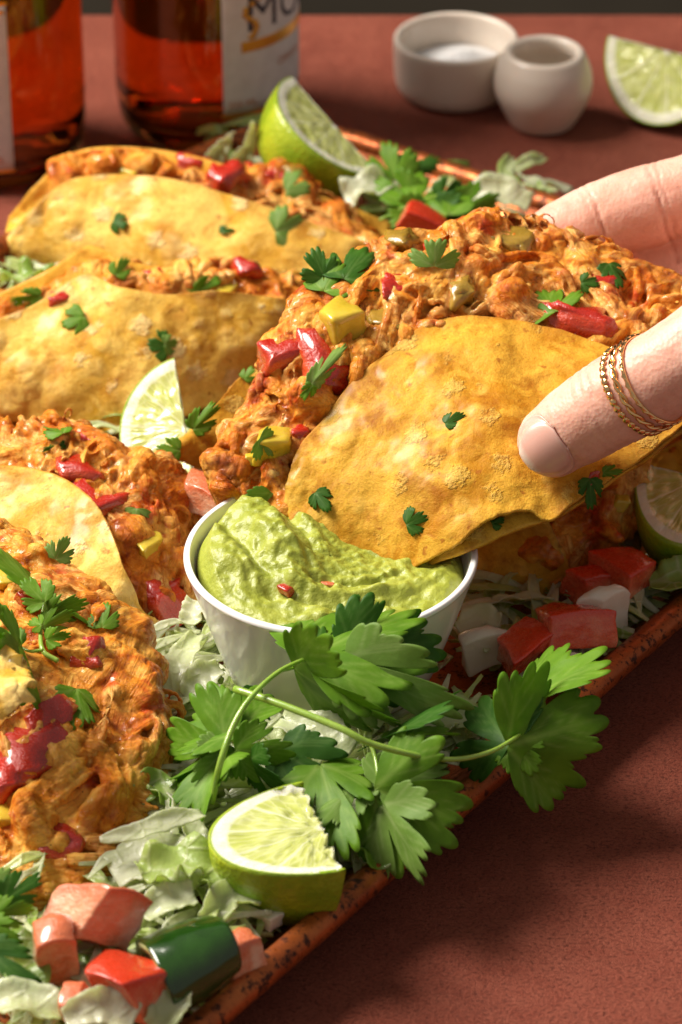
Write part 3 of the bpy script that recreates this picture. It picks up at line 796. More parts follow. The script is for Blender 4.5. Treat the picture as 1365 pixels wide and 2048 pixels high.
# --- rear taco
A = taco('rear baked chicken taco nearest the beer bottles', G(380, 480, .4))
fo = Gs([(2, 508, 1.2), (60, 540, .8), (180, 575, .7), (320, 598, .7), (470, 612, .7), (620, 606, .8), (780, 575, 1.0)])
ri = Gs([(6, 492, 1.5), (62, 424, 2.7), (140, 360, 3.5), (260, 350, 3.7), (400, 372, 3.7), (580, 428, 3.2), (790, 505, 2.0)])
tortilla(A, [fo, mid(fo, ri, .3, .35), mid(fo, ri, .65, .25), ri], MT['tortilla_pale'], 3, wav=.16)
bk = shift(ri, (0, 2.6, -.3)); tortilla(A, [shift(fo, (0, .4, -.1)), mid(shift(fo, (0, 1.6, 0)), bk, .5, -.5), bk], MT['tortilla'], 4, 40, 80, name='back_tortilla')
inn = Gs([(110, 385, 2.9), (200, 372, 3.2), (290, 372, 3.3), (390, 390, 3.3), (500, 420, 3.1), (600, 450, 2.9), (700, 480, 2.6), (790, 520, 2.0)])
ou = Gs([(120, 352, 3.3), (200, 334, 3.9), (290, 318, 4.1), (390, 322, 4.1), (500, 326, 3.9), (600, 338, 3.6), (700, 410, 3.0), (790, 490, 2.2)])
inn = shift(inn, (0, .7, -.45)); ou = shift(ou, (0, .5, -.85))
filling(A, [inn, mid(inn, ou, .5, .1), ou, shift(ou, (0, 1.6, -.5))], 1.1, 11, MT['filling'], 50, 50)
# --- second taco
B = taco('broad pale taco shell lying in front of the rear taco, cut by left edge', G(250, 780, .4))
fo = Gs([(-70, 838, .8), (40, 842, .7), (140, 856, .7), (240, 866, .7), (340, 845, .8), (430, 808, .9), (520, 772, 1.0), (605, 738, 1.2)])
ri = Gs([(-70, 668, 3.0), (15, 632, 3.3), (90, 596, 3.7), (168, 546, 4.2), (240, 578, 3.9), (330, 592, 3.7), (440, 583, 3.7), (600, 602, 3.0)])
tortilla(B, [fo, mid(fo, ri, .3, .45), mid(fo, ri, .65, .30), ri], MT['tortilla_pale'], 8, 80, 130, wav=.22)
bk = shift(ri, (0, 2.6, -.4)); tortilla(B, [shift(fo, (0, .4, -.1)), mid(shift(fo, (0, 1.6, 0)), bk, .5, -.5), bk], MT['tortilla'], 9, 40, 80, name='back_tortilla')
inn = Gs([(-60, 655, 2.8), (30, 640, 3.0), (110, 610, 3.2), (190, 590, 3.3), (270, 602, 3.3), (370, 605, 3.3), (470, 605, 3.2), (560, 615, 3.0), (640, 630, 2.6)])
ou = Gs([(-60, 590, 3.3), (30, 578, 3.5), (110, 566, 3.6), (190, 536, 4.1), (270, 528, 4.1), (370, 524, 4.1), (470, 518, 4.0), (560, 530, 3.7), (640, 575, 3.0)])
inn = shift(inn, (0, .7, -.45)); ou = shift(ou, (0, .5, -.80))
filling(B, [inn, mid(inn, ou, .5, .1), ou, shift(ou, (0, 1.5, -.5))], 1.0, 12, MT['filling_light'], 45, 50)
# --- left taco with the curved pale flap
C = taco('taco with curved pale shell flap and red tomato on its filling, left of the ramekin', G(150, 1130, .4))
ri = Gs([(-90, 952, 4.2), (20, 934, 4.4), (95, 944, 4.5), (150, 972, 4.4), (198, 1016, 4.2), (232, 1085, 3.8), (250, 1145, 3.3), (272, 1206, 2.5), (305, 1252, 1.7), (372, 1268, 1.2)])
fo = Gs([(-170, 1200, 2.0), (-90, 1230, 1.7), (-20, 1260, 1.5), (50, 1290, 1.3), (110, 1310, 1.2), (165, 1320, 1.1), (215, 1325, 1.0), (262, 1312, 1.0), (305, 1300, 1.0), (366, 1284, .9)])
tortilla(C, [fo, mid(fo, ri, .3, .55), mid(fo, ri, .65, .45), ri], MT['tortilla_pale'], 21, 80, 110, wav=.12)
inn = Gs([(-80, 985, 3.7), (20, 970, 3.9), (95, 980, 3.9), (150, 1008, 3.7), (190, 1045, 3.5), (220, 1105, 3.1), (235, 1160, 2.7), (262, 1225, 1.9), (300, 1275, 1.2)])
ou = Gs([(-80, 858, 3.9), (20, 848, 4.1), (110, 836, 4.3), (195, 866, 4.2), (270, 902, 4.0), (330, 938, 3.7), (362, 1000, 3.1), (382, 1110, 2.4), (378, 1240, 1.2)])
filling(C, [inn, mid(inn, ou, .33, .35), mid(inn, ou, .72, .40), ou, shift(ou, (.5, 1.0, -1.3))], 1.3, 13, MT['filling'], 80, 95, lump=(.25, .7))
bk = shift(ou, (.4, .9, -2.0)); tortilla(C, [shift(fo[:9], (0, .3, -.3)), mid(shift(fo[:9], (0, 1, -.5)), bk, .5, -.6), bk], MT['tortilla'], 22, 40, 80, name='back_tortilla')
# --- front left taco
Dd = taco('front left open taco heaped with shredded chicken and melted cheese', G(100, 1560, .4))
ou = Gs([(-60, 1066, 4.4), (20, 1062, 4.5), (100, 1130, 4.3), (180, 1190, 4.1), (250, 1250, 3.8), (292, 1330, 3.4), (305, 1430, 3.0), (285, 1540, 2.5), (255, 1640, 2.1), (215, 1725, 1.7), (140, 1775, 1.4), (60, 1800, 1.2)])
inn = Gs([(-130, 1120, 3.9), (-130, 1170, 3.9), (-130, 1230, 3.9), (-130, 1290, 3.9), (-130, 1350, 3.8), (-130, 1420, 3.6), (-130, 1490, 3.3), (-130, 1560, 2.9), (-130, 1630, 2.5), (-130, 1700, 2.0), (-130, 1760, 1.6), (-130, 1820, 1.2)])
filling(Dd, [inn, mid(inn, ou, .35, .45), mid(inn, ou, .75, .55), ou, shift(ou, (.6, .2, -1.4))], 1.4, 14, MT['filling_light'], 120, 130, lump=(.35, 1.0))
fl0 = Gs([(-90, 1262, 5.7), (-60, 1270, 5.8), (-25, 1282, 5.9), (10, 1300, 6.0), (48, 1335, 5.9), (58, 1380, 5.8)])
fl1 = Gs([(-90, 1470, 5.3), (-70, 1465, 5.4), (-40, 1460, 5.5), (-20, 1455, 5.6), (20, 1425, 5.6), (52, 1396, 5.7)])
tortilla(Dd, [fl0, mid(fl0, fl1, .5, .2), fl1], MT['tortilla_pale'], 25, 50, 80, t=.2, wav=.05)
bk = shift(ou, (.3, .2, -2.0)); tortilla(Dd, [shift(inn, (-1, 0, -3.2)), mid(shift(inn, (0, 0, -3.2)), bk, .6, -.3), bk], MT['tortilla'], 26, 40, 90, name='back_tortilla')
# --- taco behind the ramekin
E_ = taco('taco lying behind the ramekin, its filling spilling out under the hand', G(750, 1040, .4))
fo = Gs([(343, 914, 3.5), (428, 950, 2.9), (560, 1015, 1.9), (700, 1075, .9), (850, 1140, .9), (950, 1184, .9), (1050, 1192, .9), (1154, 1188, 1.0)])
ri = Gs([(347, 902, 3.7), (430, 812, 4.2), (520, 738, 4.5), (700, 800, 4.2), (850, 880, 3.9), (960, 935, 3.8), (1070, 1000, 3.4), (1128, 1110, 2.2)])
tortilla(E_, [fo, mid(fo, ri, .33, .25), mid(fo, ri, .66, .25), ri], MT['tortilla_dark'], 31, 70, 140, wav=.12)
inn = Gs([(420, 880, 2.4), (560, 830, 3.0), (700, 860, 3.1), (850, 930, 3.1), (960, 980, 3.0), (1050, 1040, 2.6), (1090, 1110, 2.0), (1110, 1180, 1.2)])
ou = Gs([(470, 790, 3.4), (600, 740, 3.8), (760, 760, 4.0), (920, 810, 4.1), (1060, 860, 4.1), (1180, 900, 4.0), (1284, 945, 3.6), (1250, 1075, 2.0)])
ou2 = shift(ou, (.3, .7, -1.5)); ou2[-1] = G(1175, 1165, 1.0)
filling(E_, [inn, mid(inn, ou, .4, .15), mid(inn, ou, .8, .35), ou, ou2], 1.2, 15, MT['filling'], 70, 80)
bk = shift(ou, (.3, .7, -1.6)); tortilla(E_, [shift(fo, (0, .3, -.2)), mid(shift(fo, (0, 1, -.3)), bk, .5, -.6), bk], MT['tortilla_dark'], 33, 40, 80, name='back_tortilla')
# --- taco at the right edge
Gt = taco('taco shell just showing at the right edge behind a lime wedge', G(1460, 900, .4))
fo = Gs([(1278, 962, 1.4), (1350, 985, 1.0), (1450, 1010, .8), (1600, 1020, .8), (1720, 1000, 1.0)])
ri = Gs([(1276, 948, 1.7), (1330, 895, 2.8), (1450, 850, 3.5), (1600, 850, 3.5), (1730, 980, 1.6)])
tortilla(Gt, [fo, mid(fo, ri, .4, .4), ri], MT['tortilla_dark'], 35, 50, 80, wav=.12)
ou = shift(ri, (0, 1.6, .2)); filling(Gt, [shift(ri, (0, .3, -.5)), mid(ri, ou, .5, .3), ou], 1.0, 16, MT['filling'], 25, 20, vox=.08)

# --- taco held in the hand
H = taco('taco held between thumb and fingers, its shell dipped in the guacamole', G(760, 1135, 4.5))
fo = Ws([(588, 1080, .1), (636, 1125, -.1), (700, 1160, -.4), (780, 1165, -.8), (850, 1126, -1.3), (915, 1092, -1.8), (950, 1062, -1.9), (1000, 1034, -1.9), (1060, 1022, -1.8), (1100, 1042, -1.8), (1160, 1000, -1.6), (1290, 918, -1.2), (1370, 855, -1.0), (1450, 790, -.8), (1520, 705, -.4)])
ri = Ws([(577, 1020, .3), (581, 955, .4), (602, 890, .6), (645, 842, .8), (705, 768, 1.1), (775, 708, 1.5), (850, 648, 1.9), (905, 634, 2.0), (960, 632, 2.0), (1030, 643, 2.0), (1100, 660, 1.9), (1180, 684, 1.7), (1270, 702, 1.4), (1400, 690, 1.0), (1520, 675, .4)])
TF = tortilla(H, [fo, mid(fo, ri, .33, .40), mid(fo, ri, .66, .30), ri], MT['tortilla_dark'], 41, 110, 170, t=.10, wav=.15, jag=.05)
inn = Ws([(600, 1050, .9), (604, 1000, .9), (612, 930, 1.0), (640, 885, 1.1), (690, 825, 1.3), (730, 785, 1.5), (775, 755, 1.7), (830, 720, 1.9), (875, 695, 2.1), (925, 685, 2.2), (975, 685, 2.2), (1035, 693, 2.2), (1105, 706, 2.1), (1180, 720, 2.0), (1265, 740, 1.8), (1350, 740, 1.6), (1450, 740, 1.4)])
ou = Ws([(455, 985, 1.0), (440, 915, 1.4), (470, 850, 1.8), (528, 765, 2.4), (550, 690, 2.8), (596, 612, 3.4), (662, 575, 3.8), (750, 500, 4.3), (812, 470, 4.5), (890, 455, 4.7), (952, 430, 4.9), (1040, 440, 5.), (1130, 468, 5), (1212, 502, 4.9), (1290, 545, 4.6), (1370, 572, 4.3), (1450, 610, 4)])
CH = [(W(450, 860, 1.6), .55), (W(440, 935, 1.2), .75), (W(950, 425, 4.7), .35), (W(1190, 480, 4.7), .4), (W(1345, 545, 4.2), .7), (W(1290, 535, 4.4), .4), (W(600, 620, 3.2), .3), (W(770, 470, 4.3), .3)]
filling(H, [inn, mid(inn, ou, .3, .45), mid(inn, ou, .68, .50), ou, shift(ou, tuple(FW * 1.2 - UP * .8))], 1.2, 17, MT['filling'], 150, 190, .05, CH, lump=(.25, .75))
bf = Ws([(600, 1085, .5), (660, 1135, .5), (740, 1160, .5), (820, 1150, -.6), (880, 1124, -1.25), (930, 1104, -1.65), (985, 1082, -1.7), (1050, 1056, -1.6), (1110, 1036, -1.5), (1160, 1008, -1.3), (1230, 962, -1.0), (1300, 918, -.8), (1370, 866, -.7), (1450, 800, -.5), (1520, 710, 0)])
br = Ws([(470, 975, 2.2), (465, 920, 2.6), (500, 850, 3.0), (555, 760, 3.6), (580, 690, 4.0), (630, 620, 4.7), (700, 575, 5.1), (790, 520, 5.7), (870, 490, 6.0), (950, 470, 6.2), (1040, 480, 6.3), (1140, 510, 6.2), (1230, 555, 5.9), (1370, 610, 5.4), (1480, 640, 4.5)])
tortilla(H, [bf, mid(bf, br, .12, .12), mid(bf, br, .35, -.4), mid(bf, br, .7, -.6), br], MT['tortilla_dark'], 42, 60, 110, name='back_tortilla')
# ------------------------------------------------------------------ hand with rings
TH = [(1108, 880, -2.0, .98), (1165, 842, -2.35, 1.12), (1240, 797, -2.85, 1.20), (1320, 752, -3.3, 1.18), (1400, 707, -3.6, 1.24), (1500, 645, -3.6, 1.5), (1640, 575, -2.0, 1.9), (1780, 520, .5, 2.2)]
IX = [(1035, 520, 6.7, .72), (1100, 484, 7.0, .97), (1200, 442, 7.2, 1.10), (1290, 413, 7.3, 1.17), (1365, 390, 7.3, 1.13), (1450, 368, 7.1, 1.17), (1560, 352, 6.2, 1.3), (1700, 390, 4.6, 1.6), (1800, 440, 3.4, 1.8)]
MF = [(1120, 640, 7.2, .75), (1190, 605, 7.7, .98), (1280, 570, 8.0, 1.08), (1360, 545, 8.0, 1.08), (1470, 510, 7.8, 1.12), (1580, 475, 6.8, 1.3), (1720, 470, 4.8, 1.6), (1820, 490, 3.2, 1.8)]
RF = [(1210, 745, 6.8, .72), (1280, 705, 7.4, .93), (1370, 665, 7.8, 1.02), (1480, 620, 7.6, 1.06), (1590, 575, 6.6, 1.25), (1730, 555, 4.8, 1.6), (1840, 550, 3.2, 1.8)]
PF = [(1320, 815, 5.8, .62), (1390, 775, 6.4, .8), (1480, 730, 6.6, .86), (1590, 680, 6.0, 1.05), (1730, 640, 4.6, 1.5), (1840, 610, 3.2, 1.7)]
AR = [(1720, 520, 2.6, 2.3), (1880, 520, 2.6, 2.8), (2060, 520, 2.4, 2.6), (2300, 530, 2.0, 2.5), (2700, 560, 1.0, 3.2), (3200, 590, 0., 3.6)]
def finger(L, flat=.94):
    P = np.array([W(a, b, c) for a, b, c, r in L]); R = np.array([r for *_, r in L])
    t0 = unit(P[0] - P[1])
    e = [(P[0] + t0 * R[0] * s, R[0] * math.sqrt(max(0.02, 1 - s * s * .98))) for s in (.97, .85, .6, .3)]
    P = np.concatenate([[a for a, _ in e], cr(P, 40)]); R = np.concatenate([[b for _, b in e], cr(R[:, None], 40)[:, 0]])
    return tube(P, R, 24, flat=flat, ref=FW)
parts = [finger(TH), finger(IX), finger(MF), finger(RF), finger(PF), finger(AR, .8)]
parts.append(ellipsoid(W(1780, 520, 2.6), (2.6, 3.2, 3.2), sub=3)); parts.append(ellipsoid(W(1680, 540, 1.6), (2.2, 2.4, 2.2), sub=3))
v, f = merge(parts)
v, f, no = voxel(v, f, .075, 8)
cre = np.zeros(len(v)); dsp = .035 * fbm(v * .7, 2) + .010 * fbm(v * 2.4, 2)
def crease(a, b, depth, w=.045, red=.5, off=0.):
    P = W(*a); T = unit(W(*b) - P); q = v - P
    ax = q @ T + .06 * fbm(v * 1.4 + off, 2) ; m = np.linalg.norm(q - np.outer(q @ T, T), axis=1) < 1.9
    k = np.exp(-(ax / w) ** 2) * m * np.clip(.6 + .9 * fbm(v * 1.1 + off * 3, 2), .1, 1)
    return k * depth * 1.7, k * red * 1.4
for a in [((1192, 446, 7.2), (1290, 413, 7.3), .05, .05, .45), ((1180, 450, 7.2), (1290, 413, 7.3), .025, .04, .3), ((1320, 405, 7.3), (1420, 376, 7.1), .05, .05, .45), ((1334, 400, 7.3), (1430, 372, 7.1), .03, .045, .3),
          ((1205, 818, -2.6), (1290, 770, -3.1), .028, .05, .2), ((1222, 808, -2.7), (1290, 770, -3.1), .032, .05, .22), ((1190, 826, -2.5), (1290, 770, -3.1), .022, .04, .18)]:
    k, r = crease(*a, off=a[0][0]); dsp -= k; cre = np.maximum(cre, r)
tip = W(1070, 890, -2.6); cre = np.maximum(cre, .30 * np.clip(1.3 - np.linalg.norm(v - tip, axis=1) / 1.1, 0, 1))
Ct = W(*TH[0][:3]); tt = unit(Ct - W(*TH[1][:3])); n0 = -FW * .90 - RT * .30 - UP * .26; n0 = unit(n0 - tt * (n0 @ tt)); bb = np.cross(tt, n0)
def nail_fm(s): return 1.08 * math.sqrt(max(.10, 1 - (max(0, -s - .0) / .50) ** 2)) * math.sqrt(max(.1, 1 - (max(0, s - .12) / .62) ** 2))
q = v - Ct; sv = q @ tt; an = np.arctan2(q @ bb, q @ n0); near = np.linalg.norm(q, axis=1) < 1.6
fmv = np.array([nail_fm(s) if -.6 < s < .85 else .01 for s in np.where(near, sv, 9)])
ins = np.clip((1 - np.abs(an) / fmv) * 5, -1, 1) * np.clip((sv + .56) * 12, 0, 1) * (sv < .85) * near
dsp = dsp - .055 * np.clip(ins, 0, 1) + .03 * np.exp(-((np.abs(an) / fmv - 1.12) / .10) ** 2) * near * (sv > -.55) * (sv < .5)
cut = .03 * np.exp(-((sv + .62) / .07) ** 2) * (np.abs(an) < .9) * near; dsp = dsp + cut
cre = np.maximum(cre, .25 * np.exp(-((np.abs(an) / fmv - 1.05) / .08) ** 2) * near * (sv > -.6) * (sv < .6))
v = v + no * dsp[:, None]
hand = thing('person', 'hand with gold thumb rings reaching in from the right, gripping a taco', 'person', W(2300, 560, 2.0))
mobj('hand', v, f, MT['skin'], hand, attrs=dict(crease=cre))
from mathutils.bvhtree import BVHTree
hb = BVHTree.FromPolygons([Vector(q) for q in v], f)
def hand_hit(px, py, off):
    d = unit(ray(px, py)); h = hb.ray_cast(Vector(CAM), Vector(d))
    p = np.array(h[0]) if h[0] is not None else W(px, py, -1.8)
    return p - d * off * .6 + np.array(h[1] if h[1] is not None else -d) * off * .6
g = np.zeros((26, 30, 3))
for i, s in enumerate(np.linspace(-.50, .70, 26)):
    fm = nail_fm(s)
    for j, q in enumerate(np.linspace(-1, 1, 30)):
        dr = n0 * math.cos(q * fm) + bb * math.sin(q * fm); P0 = Ct + tt * s
        h = hb.ray_cast(Vector(P0 + dr * 2.5), Vector(-dr)); r = 2.5 - h[3] if h[0] is not None else .6
        r = max(r, .98 * (1 - .30 * max(0, s) ** 2)) if abs(q) < .75 else r
        g[i, j] = P0 + dr * (r + .03 + .012 * (1 - q * q))
for _ in range(3): g[1:-1, 1:-1] = (g[:-2, 1:-1] + g[2:, 1:-1] + g[1:-1, :-2] + g[1:-1, 2:] + 2 * g[1:-1, 1:-1]) / 6
nvv = np.linspace(0, 1, 26)
G0 = camface(g)
v2, f2, u, w = sheet(G0, .035)
mobj('fingernail', v2, f2, MT['nail'], hand, attrs=dict(edge=w))
# rings: three thin gold bands stacked on the thumb
def thumb_ring(cpx, label, kind, rr, tilt=.36):
    P = np.array([W(a, b, c) for a, b, c, r in TH]); i = np.interp(cpx, [a for a, *_ in TH], np.arange(len(TH)))
    C0 = np.array([np.interp(i, np.arange(len(TH)), P[:, k]) for k in range(3)]); R0 = np.interp(i, np.arange(len(TH)), [q[3] for q in TH])
    T0 = unit(P[int(i) + 1] - P[int(i)]); T0 = unit(T0 - FW * tilt)
    a, b, _ = frame(T0, FW); th = np.linspace(0, 2 * math.pi, 121)
    cen = []
    for t in th[:-1]:
        d = a * math.cos(t) + b * math.sin(t)
        h = hb.ray_cast(Vector(C0 + d * 3.2), Vector(-d))
        p = np.array(h[0]) if h[0] is not None else C0 + d * R0
        cen.append(p + d * rr * .7)
    cen = np.array(cen)
    for _ in range(6): cen = (np.roll(cen, 1, 0) + 2 * cen + np.roll(cen, -1, 0)) / 4
    ring = thing('ring', label, 'ring', cen[np.argmin(cen[:, 2])], 'gold rings on the thumb')
    def loop(off_t, off_r, rad):
        k = len(cen); out = []; rd = unit(cen - cen.mean(0))
        Q = cen + T0 * (off_t if np.ndim(off_t) == 0 else off_t[:, None]) + rd * (off_r if np.ndim(off_r) == 0 else off_r[:, None])
        tg = unit(np.roll(Q, -1, 0) - np.roll(Q, 1, 0)); s2 = np.cross(tg, rd); ph = np.linspace(0, 2 * math.pi, 8, endpoint=False)
        V = np.stack([Q + rad * (math.cos(p) * rd + math.sin(p) * s2) for p in ph], 1)
        V = np.concatenate([V, V[:1]]); return V.reshape(-1, 3), grid_faces(k + 1, 8, wrap=True)
    if kind == 'hammered':
        v, f = loop(0, -.01, rr * .6); mobj('band', v, f, MT['gold'], ring)
        rd = unit(cen - cen.mean(0)); me = None
        for k in range(0, 120, 3):
            tg = unit(cen[(k + 1) % 120] - cen[k - 1]); M3 = np.stack([tg, np.cross(rd[k], tg), rd[k]], 1)
            if me is None:
                ev, ef = ico(2); me = mesh_data('facet', ev * [.105, .105, .06], ef, MT['gold'], smooth=False)
            o = bpy.data.objects.new('facet', me); COL.objects.link(o); o.parent = ring
            o.matrix_local = Matrix.Translation(Vector((cen[k] - org(ring)) * CM)) @ Matrix(M3.tolist()).to_4x4()
    elif kind == 'twisted':
        s = np.linspace(0, 2 * math.pi * 11, 120, endpoint=False)
        for p in (0, math.pi):
            v, f = loop(.055 * np.sin(s + p), .035 * np.cos(s + p), .05); mobj('strand', v, f, MT['gold'], ring)
    else:
        v, f = loop(0, 0, rr * .75); mobj('band', v, f, MT['gold'], ring)
        s = np.linspace(0, 2 * math.pi * 30, 120, endpoint=False)
        v, f = loop(.04 * np.sin(s), .05, .03); mobj('milled_edge', v, f, MT['gold'], ring)
thumb_ring(1272, 'gold ring of hammered flat facets nearest the thumb tip', 'hammered', .075)
thumb_ring(1291, 'gold ring of two twisted wires between the other two rings', 'twisted', .075)
thumb_ring(1309, 'thin milled gold ring farthest from the thumb tip', 'plain', .075)
# ------------------------------------------------------------------ surface finder for things lying on the food
bpy.context.view_layer.update()
def hit(px, py):
    dg = bpy.context.evaluated_depsgraph_get()
    d = unit(ray(px, py)); ok, loc, nrm, ix, ob, _ = scene.ray_cast(dg, Vector(CAM * CM), Vector(d))
    return np.array(loc) / CM, np.array(nrm)

# ------------------------------------------------------------------ lettuce
def ribbon(P, w, seed, ruf=.06, t=.028, nl=28, nw=9, green=(.2, .5), twist=0., up=None, curl=.25):
    rs = np.random.RandomState(seed); P = cr(P, nl); T = unit(np.gradient(P, axis=0))
    wd = np.asarray(w if np.ndim(w) else [w * .55, w, w * .9, w * .5], float); wd = cr(wd[:, None], nl)[:, 0]
    tilt = unit(np.array([rs.normal() * .35, rs.normal() * .35, 1.])) if up is None else unit(up)
    tilt = unit(tilt + .45 * unit(CAM))
    s = np.linspace(-1, 1, nw); g = np.zeros((nw, nl, 3)); gr = np.zeros((nw, nl))
    for i in range(nl):
        a = twist * (i / nl - .5); side = unit(np.cross(tilt, T[i])); n = np.cross(T[i], side)
        sd = side * math.cos(a) + n * math.sin(a); n2 = np.cross(T[i], sd)
        e = 1 + .18 * pn(np.array([[i * .25, seed * 1.7, 3.]]))[0] + .12 * pn(np.array([[i * .9, seed * 2.7, 7.]]))[0]
        for j in range(nw):
            g[j, i] = P[i] + sd * (s[j] * wd[i] * .5 * e) + n2 * (curl * wd[i] * s[j] ** 2 + ruf * abs(s[j]) ** 1.3 * math.sin(i * rs_freq(seed) + seed + 1.3 * s[j]))
            gr[j, i] = green[0] + (green[1] - green[0]) * (.5 + .5 * s[j] * math.cos(seed)) 
    d = .05 * fbm(g.reshape(-1, 3) * 1.6 + seed, 2).reshape(nw, nl) * 1.3
    v, f, _, _ = sheet(camface(g), t, d)
    return v, f, np.tile(gr.ravel(), 2)
def rs_freq(seed): return .35 + .5 * ((seed * .618) % 1)
def lettuce(label, pts, w, seed, green=(.1, .4), mat='lettuce', **k):
    P = [G(*p) for p in pts]
    v, f, gr = ribbon(P, w, seed, green=green, **k)
    o = mobj('lettuce_shred', v, f, MT[mat], attrs=dict(green=gr))
    return tag(o, label, 'lettuce', 'lettuce shreds on the tray')
# uncountable bed of cut lettuce under the food
rs = np.random.RandomState(5)
beds = {'lettuce': [], 'lettuce_green': []}
REG = [((270, 1240, 480, 1480), 80, 1.7), ((250, 1420, 900, 1720), 170, 1.5), ((-20, 1640, 640, 2080), 230, 1.6), ((890, 1130, 1380, 1340), 90, 1.3), ((640, 330, 1090, 440), 50, 1.3),
       ((420, 250, 560, 360), 18, 1.6), ((-20, 530, 150, 590), 18, 1.2), ((180, 780, 480, 1000), 26, .9), ((1150, 1000, 1380, 1180), 24, .9), ((560, 1560, 800, 1800), 30, 1.0)]
cN = unit(np.array([math.sin(aN), -math.cos(aN)]))
for (x0, y0, x1, y1), n, zt in REG:
    for k in range(n):
        p = G(rs.uniform(x0, x1), rs.uniform(y0, y1), rs.uniform(.6, zt))
        if (p[:2] - c_right) @ cN > -1.5: p[:2] -= cN * ((p[:2] - c_right) @ cN + 1.6)
        if np.hypot(*(p - RC)[:2]) < 3.3 and p[2] > .8: p[2] = .7
        a = rs.uniform(0, 6.28); L = rs.uniform(1.0, 2.8); d = np.array([math.cos(a), math.sin(a), rs.uniform(-.25, .25)])
        side = np.array([-math.sin(a), math.cos(a), 0]); b = rs.uniform(-.5, .5)
        P = [p - d * L / 2 + side * b, p + [0, 0, rs.uniform(0, .35)], p + d * L / 2 + side * b]
        kind = 'lettuce_green' if rs.rand() < .38 else 'lettuce'
        gl = rs.rand()
        beds[kind].append(ribbon(P, rs.uniform(.18, .55), rs.randint(9999), ruf=rs.uniform(.01, .07), nl=14, nw=5, green=(gl * .5, gl * .9), twist=rs.uniform(-1.5, 1.5)))
for (x0, y0, x1, y1), n, zt in [((265, 1250, 470, 1470), 46, 2.1), ((270, 1480, 700, 1700), 60, 1.9), ((0, 1680, 560, 2060), 90, 2.1), ((600, 1420, 1040, 1600), 80, 1.9), ((700, 1560, 900, 1700), 30, 1.6), ((900, 1150, 1370, 1330), 50, 1.5)]:
    for k in range(n):                                   # long thin cut shreds on top
        p = G(rs.uniform(x0, x1), rs.uniform(y0, y1), rs.uniform(1.2, zt))
        if (p[:2] - c_right) @ cN > -1.5: p[:2] -= cN * ((p[:2] - c_right) @ cN + 1.6)
        if np.hypot(*(p - RC)[:2]) < 3.9: continue
        a = rs.normal() * .7 + .9; L = rs.uniform(1.4, 3.4); d = np.array([math.cos(a), math.sin(a), rs.uniform(-.3, .3)]); side = np.array([-math.sin(a), math.cos(a), 0]); b = rs.uniform(-.3, .3)
        gl = rs.rand() ** 2
        beds['lettuce' if rs.rand() < .75 else 'lettuce_green'].append(ribbon([p - d * L / 2 + side * b, p + [0, 0, .25], p + d * L / 2 + side * b], [.10, rs.uniform(.15, .38), rs.uniform(.15, .38), .08], rs.randint(9999), ruf=.02, nl=16, nw=5, green=(gl * .4, gl * .8), twist=rs.uniform(-.8, .8), curl=.12))
for kname, l in beds.items():
    v, f = merge([(a, b) for a, b, c in l])
    tag(mobj('lettuce_bed', v, f, MT[kname], attrs=dict(green=np.concatenate([c for _, _, c in l]))),
        'loose pale shredded lettuce spread under the tacos' if kname == 'lettuce' else 'loose darker green lettuce scraps spread under the tacos', 'lettuce', kind='stuff')
# shreds one can tell apart
lettuce('broad white lettuce strip pointing up beside the front taco and ramekin', [(310, 1285, 2.3), (305, 1330, 2.2), (325, 1385, 2.0), (330, 1430, 1.8)], [.5, .75, .7, .4], 1, (.0, .15))
lettuce('folded pale green lettuce strip left of the ramekin', [(395, 1270, 2.6), (370, 1310, 2.5), (350, 1360, 2.3), (345, 1410, 2.0)], [.35, .75, .8, .5], 2, (.1, .45))
lettuce('creamy lettuce chunk tucked against the ramekin base at left', [(440, 1335, 2.5), (400, 1360, 2.4), (370, 1395, 2.2)], [.4, .8, .8, .5], 3, (.05, .2))
lettuce('small square white lettuce piece between taco filling and ramekin rim', [(392, 1200, 3.0), (385, 1225, 2.9), (378, 1250, 2.8)], [.55, .6, .55], 4, (.0, .1))
lettuce('long thin white lettuce strip reaching left from the front lime wedge', [(200, 1680, 3.0), (270, 1665, 3.0), (340, 1640, 2.9), (405, 1628, 2.7)], [.15, .5, .55, .35], 5, (.0, .1), curl=.1)
lettuce('large pale translucent lettuce sheet below the thin white strip', [(225, 1750, 2.2), (290, 1720, 2.4), (350, 1720, 2.4), (410, 1760, 2.2)], [1.0, 1.6, 1.5, .8], 6, (.0, .15), curl=.08)
lettuce('upright white lettuce rib behind the thin white strip', [(350, 1590, 2.4), (375, 1640, 2.4), (395, 1690, 2.2)], [.5, .7, .6], 7, (.0, .1))
lettuce('bright green crinkled lettuce leaf left of the front lime wedge', [(290, 1760, 2.6), (350, 1730, 2.7), (420, 1740, 2.6), (450, 1790, 2.3)], [.9, 1.2, 1.2, .7], 8, (.2, .5), 'lettuce_green', ruf=.22)
lettuce('pale lettuce piece behind the green pepper chunk', [(285, 1830, 2.3), (340, 1800, 2.4), (390, 1790, 2.4)], [.6, .9, .6], 9, (.05, .3))
lettuce('curled yellow green lettuce scrap under the front lime wedge', [(410, 1850, 2.0), (460, 1800, 2.2), (520, 1815, 2.1)], [.5, .8, .4], 10, (.4, .7), curl=.5)
lettuce('green lettuce strip above the pale sheet beside the front taco', [(270, 1600, 2.2), (310, 1570, 2.3), (340, 1610, 2.2)], [.5, .8, .5], 11, (.5, .9), 'lettuce_green')
lettuce('pale lettuce strip standing behind the front lime wedge', [(560, 1440, 2.8), (640, 1470, 2.8), (700, 1510, 2.6)], [.6, 1.1, .7], 12, (.15, .4))
